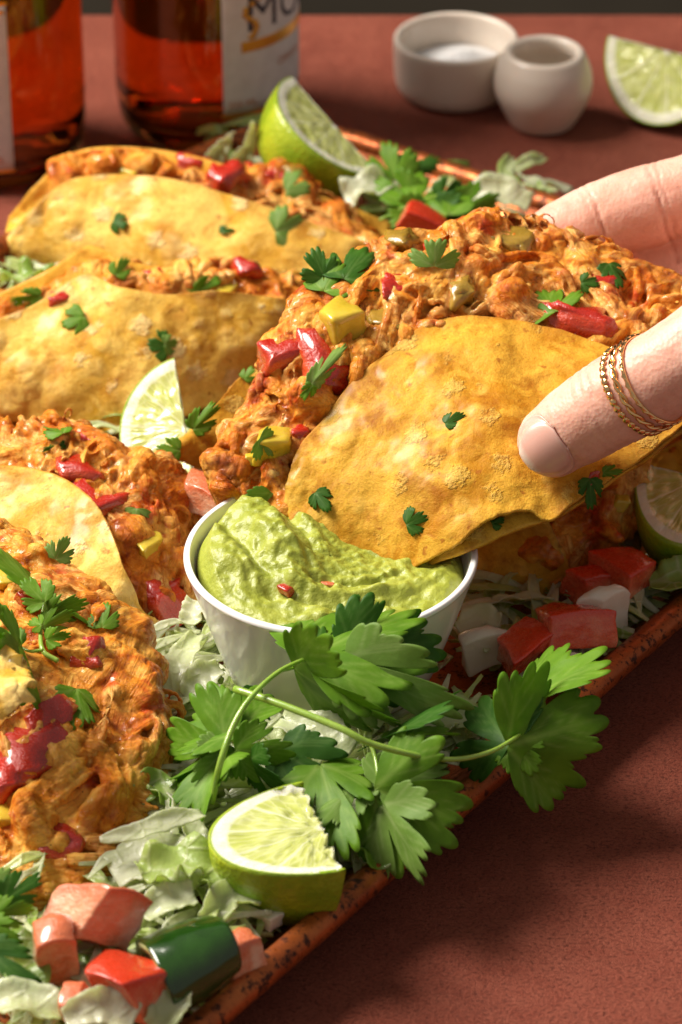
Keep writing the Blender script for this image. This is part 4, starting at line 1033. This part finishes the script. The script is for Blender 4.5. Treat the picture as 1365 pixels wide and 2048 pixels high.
lettuce('wide translucent lettuce leaf under the right cilantro', [(860, 1480, 2.0), (900, 1440, 2.2), (960, 1450, 2.1)], [.7, 1.2, .8], 13, (.25, .55))
lettuce('green lettuce leaf at the bottom left corner beside the orange tomato chunk', [(-40, 1880, 2.2), (10, 1900, 2.5), (50, 1960, 2.4), (60, 2010, 2.1)], [.8, 1.3, 1.1, .6], 14, (.5, .8), 'lettuce_green')
lettuce('pale green lettuce strip along the bottom left edge', [(-40, 2010, 2.4), (50, 2000, 2.5), (130, 2030, 2.3)], [.7, .9, .6], 15, (.3, .6))
lettuce('white lettuce scrap in front of the red tomato chunk', [(130, 2040, 2.6), (200, 2015, 2.7), (270, 2040, 2.5)], [.5, .9, .6], 16, (.0, .15))
lettuce('pointed light green lettuce tip rising right of the red tomato chunk', [(310, 2060, 2.2), (350, 2000, 2.4), (378, 1955, 2.6)], [.7, .7, .15], 17, (.3, .6))
lettuce('thin lettuce sliver between taco shell and tomato cubes on the right', [(985, 1205, 1.5), (1040, 1195, 1.6), (1110, 1200, 1.6)], [.25, .4, .2], 18, (.1, .3))
lettuce('glassy lettuce piece at the right of the ramekin wall', [(925, 1270, 1.8), (960, 1240, 1.9), (1000, 1250, 1.8)], [.6, .9, .5], 19, (.1, .25))
lettuce('green lettuce leaf under the lime wedge at the right edge', [(1300, 1170, 1.9), (1345, 1160, 2.1), (1400, 1140, 2.0)], [.6, 1.1, .9], 20, (.5, .8), 'lettuce_green')
lettuce('pointed pale lettuce spike left of the rear lime wedge', [(425, 320, 2.0), (445, 295, 2.7), (468, 262, 3.6)], [.6, .5, .1], 21, (.0, .3), up=(0, -1, .3))
lettuce('slim lettuce spike touching the rear lime wedge', [(480, 325, 2.0), (500, 290, 2.8), (506, 242, 4.0)], [.7, .5, .15], 22, (.1, .3), up=(0, -1, .3))
lettuce('frilly white lettuce heap under the rear lime wedge', [(690, 400, 2.2), (730, 375, 2.6), (790, 365, 2.5)], [.8, 1.1, .7], 23, (.0, .2), ruf=.25)
lettuce('broad pale lettuce leaf lying against the far rim', [(930, 400, 2.0), (990, 385, 2.3), (1060, 410, 2.0)], [.6, 1.2, .7], 24, (.05, .4))
lettuce('small green lettuce tuft between the rear and second taco', [(0, 565, 1.6), (60, 548, 2.0), (125, 560, 1.6)], [.5, .8, .4], 25, (.6, .9), 'lettuce_green', ruf=.25)
lettuce('light lettuce ribbon winding under the left cilantro leaves', [(420, 1440, 2.6), (470, 1420, 2.8), (530, 1440, 2.7), (570, 1490, 2.4)], [.4, .8, .8, .5], 26, (.2, .5))
lettuce('dark green lettuce fold beside the right tip of the front lime wedge', [(690, 1660, 1.9), (740, 1690, 2.0), (760, 1740, 1.8)], [.6, .8, .5], 27, (.6, 1.), 'lettuce_green')

# ------------------------------------------------------------------ diced vegetables
def rcube(n=9):
    s = np.array([-1, -.93, -.82, -.5, 0, .5, .82, .93, 1]); V = []; F = []
    for ax in range(3):
        for sg in (-1, 1):
            a, b = np.meshgrid(s, s); p = np.zeros((n, n, 3)); p[..., ax] = sg; p[..., (ax + 1) % 3] = a * sg; p[..., (ax + 2) % 3] = b
            F.append((p.reshape(-1, 3), grid_faces(n, n)))
    return merge(F)
CV, CF = rcube()
key = {}; rem = np.zeros(len(CV), int); uq = []
for i, q in enumerate(np.round(CV, 4)):
    k = tuple(q)
    if k not in key: key[k] = len(uq); uq.append(q)
    rem[i] = key[k]
CV = np.array(uq); CF = [[int(rem[i]) for i in q] for q in CF]
def chunk(c, size, seed, yaw=None, power=8., rough=.08, bend=.14, lean=.35):
    rs = np.random.RandomState(seed); v = CV.copy()
    rb = .9 / power; kq = np.clip(v, -(1 - rb), 1 - rb); v = kq + rb * unit(v - kq)
    sk = np.clip(v[:, 2] * 1.6 - .6 + 0 * v[:, 0], 0, 1)
    v = v * (1 + rs.normal(size=3) * .12)
    v[:, 2] += -bend * (v[:, 0] ** 2) - bend * .6 * v[:, 1] ** 2
    v[:, 0] += rs.normal() * .2 * v[:, 1]; v[:, 1] += rs.normal() * .2 * v[:, 2]; v[:, 0] *= 1 + np.clip(.2 * rs.normal(), -.25, .25) * v[:, 1]; v[:, 1] *= 1 + np.clip(.2 * rs.normal(), -.25, .25) * v[:, 2]
    v = v * np.asarray(size) / 2
    v = v + unit(v) * (rough * np.mean(size) * fbm(v * 2.2 / np.mean(size) + seed, 3))[:, None]
    q = Quaternion((0, 0, 1), rs.uniform(0, 6.28) if yaw is None else yaw) @ Quaternion(unit(rs.normal(size=3)), rs.normal() * lean)
    return v @ np.array(q.to_matrix()).T + np.asarray(c), CF, sk
def dice(name, label, cat, at, size, mat, seed, group, yaw=None, **k):
    v, f, sk = chunk(at, size, seed, yaw, **k)
    return tag(mobj(name, v, f, MT[mat], attrs=dict(skin=sk)), label, cat, group)
TG = 'tomato cubes on the lettuce'
dice('tomato_cube', 'bright red tomato cube beside the taco shell, right of the ramekin', 'tomato', G(1140, 1250, 2.3), (1.35, 1.2, 1.15), 'tomato', 1, TG, .5, lean=.3)
dice('tomato_cube', 'red tomato cube with pink cut face just above the right cilantro leaf', 'tomato', G(1045, 1290, 2.1), (1.45, 1.2, 1.1), 'tomato', 2, TG, .9)
dice('tomato_cube', 'dim red tomato piece in shadow under the taco filling, at the right rim', 'tomato', G(1255, 1135, 2.2), (1.3, 1.1, .9), 'tomato', 4, TG)
dice('tomato_cube', 'flat red tomato piece in shadow between filling and onion', 'tomato', G(1190, 1165, 1.8), (1.2, .8, .7), 'tomato', 5, TG)
dice('tomato_cube', 'pale peach tomato cube at the bottom left, largest of the front chunks', 'tomato', G(205, 1830, 2.9), (1.6, 1.35, 1.2), 'tomato_pink', 6, TG, .6)
dice('tomato_cube', 'narrow peach tomato slice standing left of the largest front chunk', 'tomato', G(110, 1895, 2.7), (.8, 1.0, 1.6), 'tomato_pink', 7, TG, .3, lean=.15)
dice('tomato_cube', 'red tomato cube with pale side at the bottom, left of the pepper chunk', 'tomato', G(255, 1965, 2.6), (1.7, 1.4, 1.4), 'tomato', 8, TG, -.5)
dice('tomato_cube', 'pink tomato wedge leaning on the rim right of the pepper chunk', 'tomato', G(475, 1905, 2.1), (.9, .9, 1.2), 'tomato_pink', 9, TG, .8)
dice('tomato_cube', 'red tomato slice peeping out behind the held taco filling', 'tomato', G(850, 440, 3.0), (1.3, .9, .8), 'tomato', 10, TG)
dice('tomato_cube', 'pink tomato piece between the left filling and the ramekin rim', 'tomato', G(408, 985, 3.4), (1.0, .9, .9), 'tomato_pink', 11, TG)
dice('tomato_cube', 'tiny red tomato dice at the rim between the front lime and the pepper', 'tomato', G(540, 1800, 1.7), (.55, .5, .45), 'tomato', 12, TG)
dice('tomato_cube', 'small orange red tomato scrap under the bright red cube', 'tomato', G(1115, 1325, 1.9), (.7, .5, .45), 'tomato', 13, TG)
dice('tomato_cube', 'small pale tomato scrap at the bottom edge below the narrow peach slice', 'tomato', G(150, 2000, 2.5), (.7, .6, .5), 'tomato_pink', 14, TG)
OG = 'onion pieces on the lettuce'
dice('onion_piece', 'translucent white onion chunk right of the bright red tomato cube', 'onion', G(1210, 1215, 2.2), (1.0, .45, 1.3), 'onion', 20, OG, .6, bend=.3)
dice('onion_piece', 'glassy onion piece between the ramekin wall and the red cube', 'onion', G(965, 1290, 1.8), (1.2, .5, .9), 'onion', 21, OG, .2, bend=.3)
dice('onion_piece', 'small onion scrap below the bright red tomato cube', 'onion', G(1135, 1335, 1.7), (.8, .5, .4), 'onion', 22, OG)
dice('onion_piece', 'white onion sliver at the front left between tomato chunks', 'onion', G(545, 1835, 1.7), (.5, .4, .4), 'onion', 23, OG)
# dark green pepper chunk
pc = thing('jalapeno_chunk', 'dark green jalapeno chunk among the tomato cubes at the front', 'pepper', G(365, 1900, 2.0))
cc = G(368, 1905, 2.75); ax = unit(np.array([.75, .35, .25])); a_, b_, _ = frame(ax, (0, 0, 1))
th = np.linspace(-.6, 3.5, 40); s = np.linspace(-.85, .85, 24)
S, Tt = np.meshgrid(s, th)
rr = .98 + .12 * np.cos(Tt * 2 + .6) - .16 * S - .10 * S ** 2 + .03 * fbm(np.stack([S * 1.4, Tt * 1.2, 0 * S], -1).reshape(-1, 3), 2).reshape(S.shape)
g = cc + ax * (S * (1 - .25 * np.cos(Tt + .8) * (S > 0)) + .12 * np.sin(Tt))[..., None] + rr[..., None] * (a_ * np.cos(Tt)[..., None] + b_ * np.sin(Tt)[..., None]) - b_ * .35
n_ = gnormals(g); sg = 1 if (n_ * (g - cc)).sum(-1).mean() > 0 else -1
if sg < 0: g = g[:, ::-1]; n_ = gnormals(g)
v, f, _, _ = sheet(g, .06); mobj('skin', v, f, MT['jalapeno'], pc)
v, f, _, _ = sheet(g - n_ * .16, .22); mobj('flesh', v, f, MT['jalapeno_in'], pc)

# chunks cooked into the fillings: parts of the tacos
def cooked(parent, name, px, py, size, mat, seed, sink=.3, **k):
    fl = [c for c in parent.children if c.name.split('.')[0] == 'filling'][0]
    p, n = hit(px, py); v, f, sk = chunk(p - n * sink * np.mean(size), size, seed, **({'power': 4., 'rough': .09} if mat == 'pepper' else {'power': 1.7, 'rough': .25}))
    mobj(name, v, f, MT[mat], fl, attrs=dict(skin=sk))
for px, py, s, sd in [(562, 718, (1.4, 1.1, 1.0), 31), (680, 752, (2.0, 1.5, 1.0), 32), (1150, 622, (2.0, 1.6, 1.2), 33), (870, 470 + 40, (.7, .5, .4), 34), (600, 860, (.6, .5, .4), 35), (1200, 560, (.7, .6, .5), 36), (790, 560, (.9, .6, .4), 37)]:
    cooked(H, 'tomato_chunk', px, py, s, 'tomato_cooked', sd)
for px, py, s, sd, m in [(685, 640, (1.1, 1.0, .9), 41, 'pepper'), (545, 890, (.9, 1.0, .8), 42, 'pepper'), (505, 918, (.35, .3, .3), 43, 'pepper'), (760, 640, (.9, .7, .6), 44, 'chile'), (800, 475, (.9, .8, .5), 45, 'chile'), (1015, 470, (1.3, 1.0, .5), 46, 'chile'), (920, 575, (1.1, .7, .5), 47, 'chile')]:
    cooked(H, 'pepper_chunk' if m == 'pepper' else 'chile_strip', px, py, s, m, sd, sink=.05 if m == 'pepper' else .25)
for par, l in ((A, [(370, 335, .9), (430, 362, 1.0), (555, 345, .7), (500, 330, .5)]), (B, [(480, 535, .7), (300, 545, .5), (120, 590, .5)]), (C, [(150, 922, 1.15), (196, 980, 1.35), (330, 1170, 1.1), (170, 880, .6)]), (Dd, [(180, 1280, .95), (60, 1490, 1.4), (100, 1440, 1.0), (140, 1700, .9), (40, 1190, .6), (20, 1530, .9)]), (E_, [(1180, 960, .5)])):
    for i, (px, py, s) in enumerate(l):
        cooked(par, 'tomato_chunk', px, py, (s * 1.25, s, s * .8), 'tomato_cooked', int(px + py), sink=.38)
for par, l in ((A, [(255, 345, .6), (590, 350, .5)]), (B, [(450, 575, .7), (55, 600, .5)]), (C, [(300, 1080, .6)]), (Dd, [(20, 1160, .7), (30, 1330, .6), (15, 1620, .9), (120, 1260, .5)]), (E_, [(1240, 1000, .5)])):
    for i, (px, py, s) in enumerate(l):
        cooked(par, 'pepper_chunk', px, py, (s * 1.2, s, s * .6), 'pepper' if i % 2 == 0 else 'chile', int(px + py), sink=.3)
gm = [c for c in gu.children][0]
for px, py, s, m in [(575, 1180, .45, 'tomato_cooked'), (655, 1170, .35, 'tomato_pink'), (715, 1195, .15, 'leaf_dark')]:
    p, n = hit(px, py); v, f, sk = chunk(p - n * .08, (s, s * .6, s * .5), int(px), power=3); mobj('vegetable_fleck', v, f, MT[m], gm, attrs=dict(skin=sk))

# ------------------------------------------------------------------ cilantro
def leaf(B, T, seed, wr=1.0, nrm=None, curl=.15, cup=.15, ruf=.10, nt=190, nr=12, spread=1.75, lob=.66):
    """cilantro leaflet: fan of three toothed lobes from base B to tip T; returns verts, faces, vein"""
    rs = np.random.RandomState(seed); B = np.array(B); T = np.array(T); L = np.linalg.norm(T - B); Y = (T - B) / L
    n = unit(CAM - B) if nrm is None else unit(nrm); n = unit(n - Y * (n @ Y)); X = np.cross(Y, n)
    th = np.linspace(-spread, spread, nt)
    n1 = .56 + rs.normal() * .05; ctr = [(-1.12, .86), (0., 1.), (1.12, .86)]; veins = ctr
    E0 = (1 - .13 * th ** 2) * (.42 + .58 * np.clip((spread - np.abs(th)) / .28, 0, 1) ** .6)
    N1 = np.exp(-(np.abs(th - n1) / .11) ** 1.5) + np.exp(-(np.abs(th + n1) / .11) ** 1.5)
    ph = rs.rand() * 3
    N2 = 1 - np.abs(np.sin(4.6 * th + ph)) ** .35
    N3 = 1 - np.abs(np.sin((12.5 + 3 * rs.rand()) * th + ph * 1.7 + .5 * np.sin(th * 2.3 + seed))) ** .5
    R = E0 * (1 - lob * N1) * (1 - .20 * N2) * (1 - .20 * N3) * (1 + .06 * np.sin(th * 2 + seed))
    r = np.linspace(0.02, 1, nr)
    TH_, RR = np.meshgrid(th, r)
    rad = RR * R[None]
    x = rad * np.sin(TH_) * wr; y = rad * np.cos(TH_)
    y = y + .12 * (1 - np.exp(-rad * 4)) * 0
    z = -curl * (y ** 2) * 1.0 - cup * (x ** 2) + ruf * rad ** 1.5 * np.sin(TH_ * (2.2 + rs.rand() * 2) + rs.rand() * 6) + .016 * fbm(np.stack([x * 3, y * 3, 0 * x + seed], -1).reshape(-1, 3), 2).reshape(x.shape)
    vein = np.zeros_like(x)
    for c, a in veins:
        dd = np.abs((TH_ - c)) * rad; vein = np.maximum(vein, np.exp(-(dd / (.018 + .015 * (1 - RR))) ** 2) * np.clip(1.15 - RR, 0, 1))
        for s_ in (.30, .55, .75):
            for sg in (-1, 1):
                bx, by = a * s_ * math.sin(c) * wr * .8, a * s_ * math.cos(c) * .8; an = c + sg * .55
                ux, uy = math.sin(an), math.cos(an); px_, py_ = x - bx, y - by; al = px_ * ux + py_ * uy; ac = np.abs(px_ * uy - py_ * ux)
                vein = np.maximum(vein, .7 * np.exp(-(ac / .012) ** 2) * ((al > 0) & (al < .34)))
    P = B + (X * x[..., None] + Y * y[..., None] + n * z[..., None]) * L
    P = P[:, ::-1] if False else P
    return P, vein
def leaf_obj(name, parent, B, T, seed, mat='leaf', label=None, thick=.012, **k):
    P, vein = leaf(B, T, seed, **k); v, f, _, _ = sheet(P, thick)
    o = mobj(name, v, f, MT[mat], parent, attrs=dict(vein=np.tile(vein.ravel(), 2)))
    return o
def stem(parent, pts, R, name='stem'):
    v, f = tube([np.array(p) for p in pts], R, 10, n=36); return mobj(name, v, f, MT['stem'], parent)
SP = thing('cilantro_sprig', 'large fresh cilantro sprig with long stems lying in front of the ramekin', 'cilantro', G(740, 1490, 1.5))
stem(SP, Gs([(470, 1378, 4.7), (560, 1408, 4.8), (680, 1456, 4.7), (745, 1488, 4.4), (850, 1514, 3.9), (920, 1518, 3.6), (985, 1502, 3.4), (1040, 1470, 3.3)]), [.10, .095, .09, .085, .075, .065, .06, .05])
stem(SP, Gs([(425, 1605, 2.6), (440, 1530, 3.9), (468, 1450, 4.6), (505, 1392, 5.0), (560, 1342, 5.2), (625, 1312, 5.2)]), [.08, .085, .08, .07, .06, .05])
stem(SP, Gs([(742, 1487, 3.6), (752, 1520, 3.4), (758, 1565, 3.2)]), [.06, .055, .045])
stem(SP, Gs([(450, 1495, 3.3), (420, 1480, 3.3), (400, 1475, 3.2)]), [.05, .045, .04])
stem(SP, Gs([(560, 1342, 4.6), (600, 1335, 4.5), (640, 1345, 4.4)]), [.05, .045, .04])
LV = [((606, 1316, 4.95), (842, 1212, 5.3), 'leaf', dict(wr=.85, cup=.3, curl=.1)), ((640, 1330, 4.8), (772, 1250, 5.0), 'leaf_dark', dict(wr=.8)),
      ((690, 1318, 4.6), (892, 1272, 4.7), 'leaf_dark', dict(wr=.8)), ((590, 1338, 4.5), (768, 1470, 4.1), 'leaf', dict(wr=.95, curl=.2)),
      ((690, 1318, 4.9), (905, 1445, 4.4), 'leaf_pale', dict(wr=.5, curl=.25)), ((760, 1478, 3.6), (925, 1372, 3.9), 'leaf_dark', dict(wr=.8)),
      ((780, 1480, 3.7), (930, 1440, 3.7), 'leaf', dict(wr=.35)),
      ((1040, 1415, 3.4), (1075, 1300, 3.6), 'leaf', dict(wr=1.35, cup=.2, spread=1.85, lob=.3)), ((1015, 1492, 3.1), (1205, 1432, 3.4), 'leaf', dict(wr=1.05, cup=.05, curl=.05, lob=.35, ruf=.14)),
      ((1020, 1490, 3.0), (935, 1385, 3.2), 'leaf_dark', dict(wr=.9)), ((1025, 1485, 3.0), (1075, 1545, 2.6), 'leaf', dict(wr=.9)),
      ((755, 1575, 3.2), (905, 1520, 3.4), 'leaf_pale', dict(wr=.75, cup=.1)), ((748, 1580, 3.2), (945, 1652, 2.8), 'leaf', dict(wr=.95, cup=.05)), ((765, 1610, 3.0), (848, 1748, 2.4), 'leaf_pale', dict(wr=.72)),
      ((640, 1530, 3.2), (690, 1690, 2.9), 'leaf', dict(wr=.55)), ((720, 1560, 3.1), (640, 1640, 3.0), 'leaf_pale', dict(wr=.6)), ((560, 1500, 3.3), (700, 1590, 3.0), 'leaf_dark', dict(wr=.55, cup=.4)),
      ((455, 1500, 3.4), (300, 1462, 3.2), 'leaf', dict(wr=.95, ruf=.2, lob=.72)), ((450, 1505, 3.3), (340, 1612, 2.8), 'leaf', dict(wr=.85, curl=.2, ruf=.2, lob=.72)), ((480, 1465, 3.8), (385, 1385, 3.8), 'leaf', dict(wr=.95, ruf=.2, lob=.72)), ((460, 1490, 3.4), (395, 1560, 3.1), 'leaf_pale', dict(wr=.7)),
      ((470, 1500, 3.5), (590, 1510, 3.4), 'leaf', dict(wr=.75)), ((500, 1520, 3.2), (560, 1590, 2.9), 'leaf_dark', dict(wr=.8)), ((480, 1380, 4.0), (540, 1450, 3.6), 'leaf_dark', dict(wr=.6))]
for i, (b, t, m, k) in enumerate(LV):
    leaf_obj('leaf', SP, G(*b), G(*t), 100 + i, m, nrm=unit(CAM) * .8 + np.array([-.25, .1, .35]) + .42 * np.random.RandomState(i + 50).normal(size=3), **k)
S2 = thing('cilantro_sprig', 'cilantro bunch behind the held taco, against the far rim', 'cilantro', G(830, 390, 1.5))
for i, (b, t, m, w) in enumerate([((790, 360, 2.6), (772, 272, 3.8), 'leaf', .8), ((800, 350, 2.6), (885, 318, 3.0), 'leaf_dark', .6), ((830, 400, 2.4), (740, 372, 2.7), 'leaf', .8), ((830, 410, 2.6), (830, 340, 3.0), 'leaf', .9), ((880, 400, 2.6), (930, 365, 3.0), 'leaf_dark', .8), ((920, 420, 2.4), (1010, 400, 2.6), 'leaf', .7), ((850, 430, 2.6), (770, 440, 2.6), 'leaf', .8), ((900, 430, 2.8), (890, 370, 3.2), 'leaf', .8), ((870, 425, 2.6), (950, 440, 2.7), 'leaf_dark', .8)]):
    leaf_obj('leaf', S2, G(*b), G(*t), 200 + i, m, wr=w, nt=120, nr=8)
stem(S2, Gs([(760, 440, 2.2), (820, 410, 2.6), (880, 390, 2.8)]), .05)
S3 = thing('cilantro_sprig', 'small cilantro sprig lying on the front left taco filling', 'cilantro', hit(88, 1300)[0])
p0 = [(118, 1322), (88, 1300), (85, 1250), (95, 1190)]
hp = [hit(a, b)[0] + unit(CAM) * .35 for a, b in p0]; stem(S3, hp, [.07, .065, .05, .04])
stem(S3, [hit(a, b)[0] + unit(CAM) * .35 for a, b in [(88, 1300), (60, 1302), (30, 1285)]], [.05, .04, .03])
for i, (b, t, w) in enumerate([((95, 1195), (138, 1125), .7), ((92, 1205), (45, 1155), .7), ((92, 1230), (175, 1200), .55), ((88, 1255), (150, 1225), .6), ((86, 1250), (60, 1240), .6), ((95, 1280), (140, 1270), .5), ((40, 1295), (0, 1262), .8), ((50, 1302), (20, 1312), .6), ((40, 1292), (-15, 1290), .6)]):
    B_ = hit(*b)[0] + unit(CAM) * .35; T_ = hit(*t)[0] + unit(CAM) * .55
    leaf_obj('leaf', S3, B_, T_, 300 + i, 'leaf', wr=w, nt=120, nr=8)
S4 = thing('cilantro_sprig', 'blurred cilantro leaves at the left edge beside the front tomato chunks', 'cilantro', G(20, 1800, 1.8))
for i, (b, t, m, w) in enumerate([((10, 1800, 3.4), (95, 1745, 3.6), 'leaf_dark', .5), ((-30, 1790, 3.4), (30, 1735, 3.6), 'leaf_pale', .9), ((-10, 1830, 3.3), (70, 1810, 3.4), 'leaf', .6), ((-30, 1850, 3.2), (40, 1890, 3.0), 'leaf', .7), ((-30, 1900, 3.0), (60, 1970, 2.8), 'leaf_dark', .6)]):
    leaf_obj('leaf', S4, G(*b), G(*t), 400 + i, m, wr=w, nt=120, nr=8, cup=.35)
stem(S4, Gs([(-60, 1860, 3.0), (-20, 1830, 3.2), (20, 1800, 3.4)]), .06)
# loose leaflets lying on food; base and tip pixels find the surface under them
LG = 'loose cilantro leaves on the food'
loose = [((570, 385), (635, 378), 'leaf_pale', 1.1, 'flat pale cilantro leaf on the rear filling near the lime'), ((550, 465), (620, 445), 'leaf_pale', .9, 'pale cilantro leaf on the right part of the rear shell'), ((228, 442), (258, 455), 'leaf_dark', .8, 'tiny dark cilantro scrap high on the rear shell'), ((440, 460), (470, 462), 'leaf_dark', .4, 'thin dark cilantro scrap in the middle of the rear shell'),
         ((232, 552), (256, 512), 'leaf', .8, 'upright cilantro leaf between the rear shell and second filling'), ((400, 582), (318, 590), 'leaf', .5, 'left leaflet of a cilantro pair on the second filling'), ((395, 582), (446, 555), 'leaf', .5, 'right leaflet of a cilantro pair on the second filling'),
         ((170, 635), (122, 655), 'leaf', .9, 'cilantro leaf near the peak of the second shell'), ((335, 695), (292, 688), 'leaf_dark', 1.0, 'dark cilantro leaf in the middle of the second shell'), ((328, 690), (358, 685), 'leaf_pale', .9, 'pale leaflet touching the dark one on the second shell'), ((80, 592), (20, 606), 'leaf', .5, 'slim cilantro leaf on the filling at far left'),
         ((650, 560), (625, 500), 'leaf_dark', .9, 'dark cilantro leaf left of the held filling'), ((690, 560), (740, 495), 'leaf_dark', .9, 'dark cilantro leaf touching the held filling'), ((650, 585), (690, 520), 'leaf', .9, 'mid green cilantro leaf below the two dark ones'),
         ((868, 535), (872, 472), 'leaf_pale', 1.1, 'pale cilantro leaf on top of the held filling'), ((1112, 625), (1078, 575), 'leaf', .9, 'cilantro leaf on the tomato of the held filling'), ((1165, 568), (1202, 565), 'leaf_dark', .9, 'small leaf right of the tomato on the held filling'), ((1215, 530), (1238, 578), 'leaf_dark', .7, 'dark narrow leaf farthest right on the held filling'),
         ((620, 770), (692, 688), 'leaf_pale', .22, 'thin pale cilantro blade across the held filling'), ((625, 770), (600, 800), 'leaf', .5, 'forked cilantro tip below the thin pale blade'), ((520, 880), (555, 915), 'leaf_pale', .9, 'cilantro leaf on the yellow pepper cube'), ((540, 985), (505, 1045), 'leaf_pale', .9, 'pale cilantro leaf where the held filling meets the guacamole'),
         ((892, 850), (930, 828), 'leaf_dark', .6, 'dark cilantro flake in the middle of the held shell'), ((632, 985), (660, 1022), 'leaf_dark', .7, 'dark folded flake low on the left of the held shell'), ((815, 1050), (855, 1030), 'leaf_dark', .9, 'dark diamond flake low on the held shell'), ((985, 1050), (1012, 1040), 'leaf_dark', .8, 'tiny dark flake under the torn edge of the held shell'),
         ((400, 820), (470, 765), 'leaf', .55, 'long cilantro leaf beside the slim lime wedge'), ((385, 860), (440, 800), 'leaf', .45, 'narrow cilantro leaf against the slim lime wedge'), ((355, 900), (302, 895), 'leaf', .7, 'cilantro leaf lying at the foot of the slim lime wedge'), ((490, 760), (510, 735), 'leaf', .8, 'small leaf at the upper edge of the shell behind the ramekin'),
         ((125, 870), (88, 852), 'leaf', .6, 'dark leaf at the top of the left filling'), ((130, 890), (85, 902), 'leaf_dark', .25, 'thin curled leaf beside the red tomato on the left filling'), ((275, 1020), (272, 1050), 'leaf_pale', 1.3, 'pale fan leaf on the left filling near the ramekin'), ((110, 1120), (135, 1072), 'leaf_pale', .7, 'pale cilantro leaf on the curved pale flap'),
         ((205, 1258), (210, 1205), 'leaf', .8, 'curled leaf at the lower edge of the pale flap'), ((150, 1380), (165, 1450), 'leaf', .6, 'folded grey green leaf on the front left filling'), ((1180, 960), (1182, 1020), 'leaf_dark', .6, 'dark cilantro leaf on the shaded filling right of the held shell'), ((1205, 945), (1245, 942), 'leaf', .5, 'small leaf under the thumb beside the shaded filling')]
for i, (b, t, m, w, lab) in enumerate(loose):
    (pb, n1), (pt, n2) = hit(*b), hit(*t)
    px_len = np.hypot(t[0] - b[0], t[1] - b[1]) / 74
    if np.linalg.norm(pt - pb) > 1.7 * px_len:
        pt = pb + unit(W(t[0], t[1], 0) - W(b[0], b[1], 0)) * px_len
    nn = unit(unit(n1 + n2) + .6 * unit(CAM - pb))
    P, vein = leaf(pb + nn * .10, pt + nn * .14, 500 + i, wr=w, nrm=nn, curl=.12, cup=.25, nt=90, nr=6); v, f, _, _ = sheet(P, .012)
    tag(mobj('cilantro_leaf', v, f, MT[m], attrs=dict(vein=np.tile(vein.ravel(), 2))), lab, 'cilantro', LG)
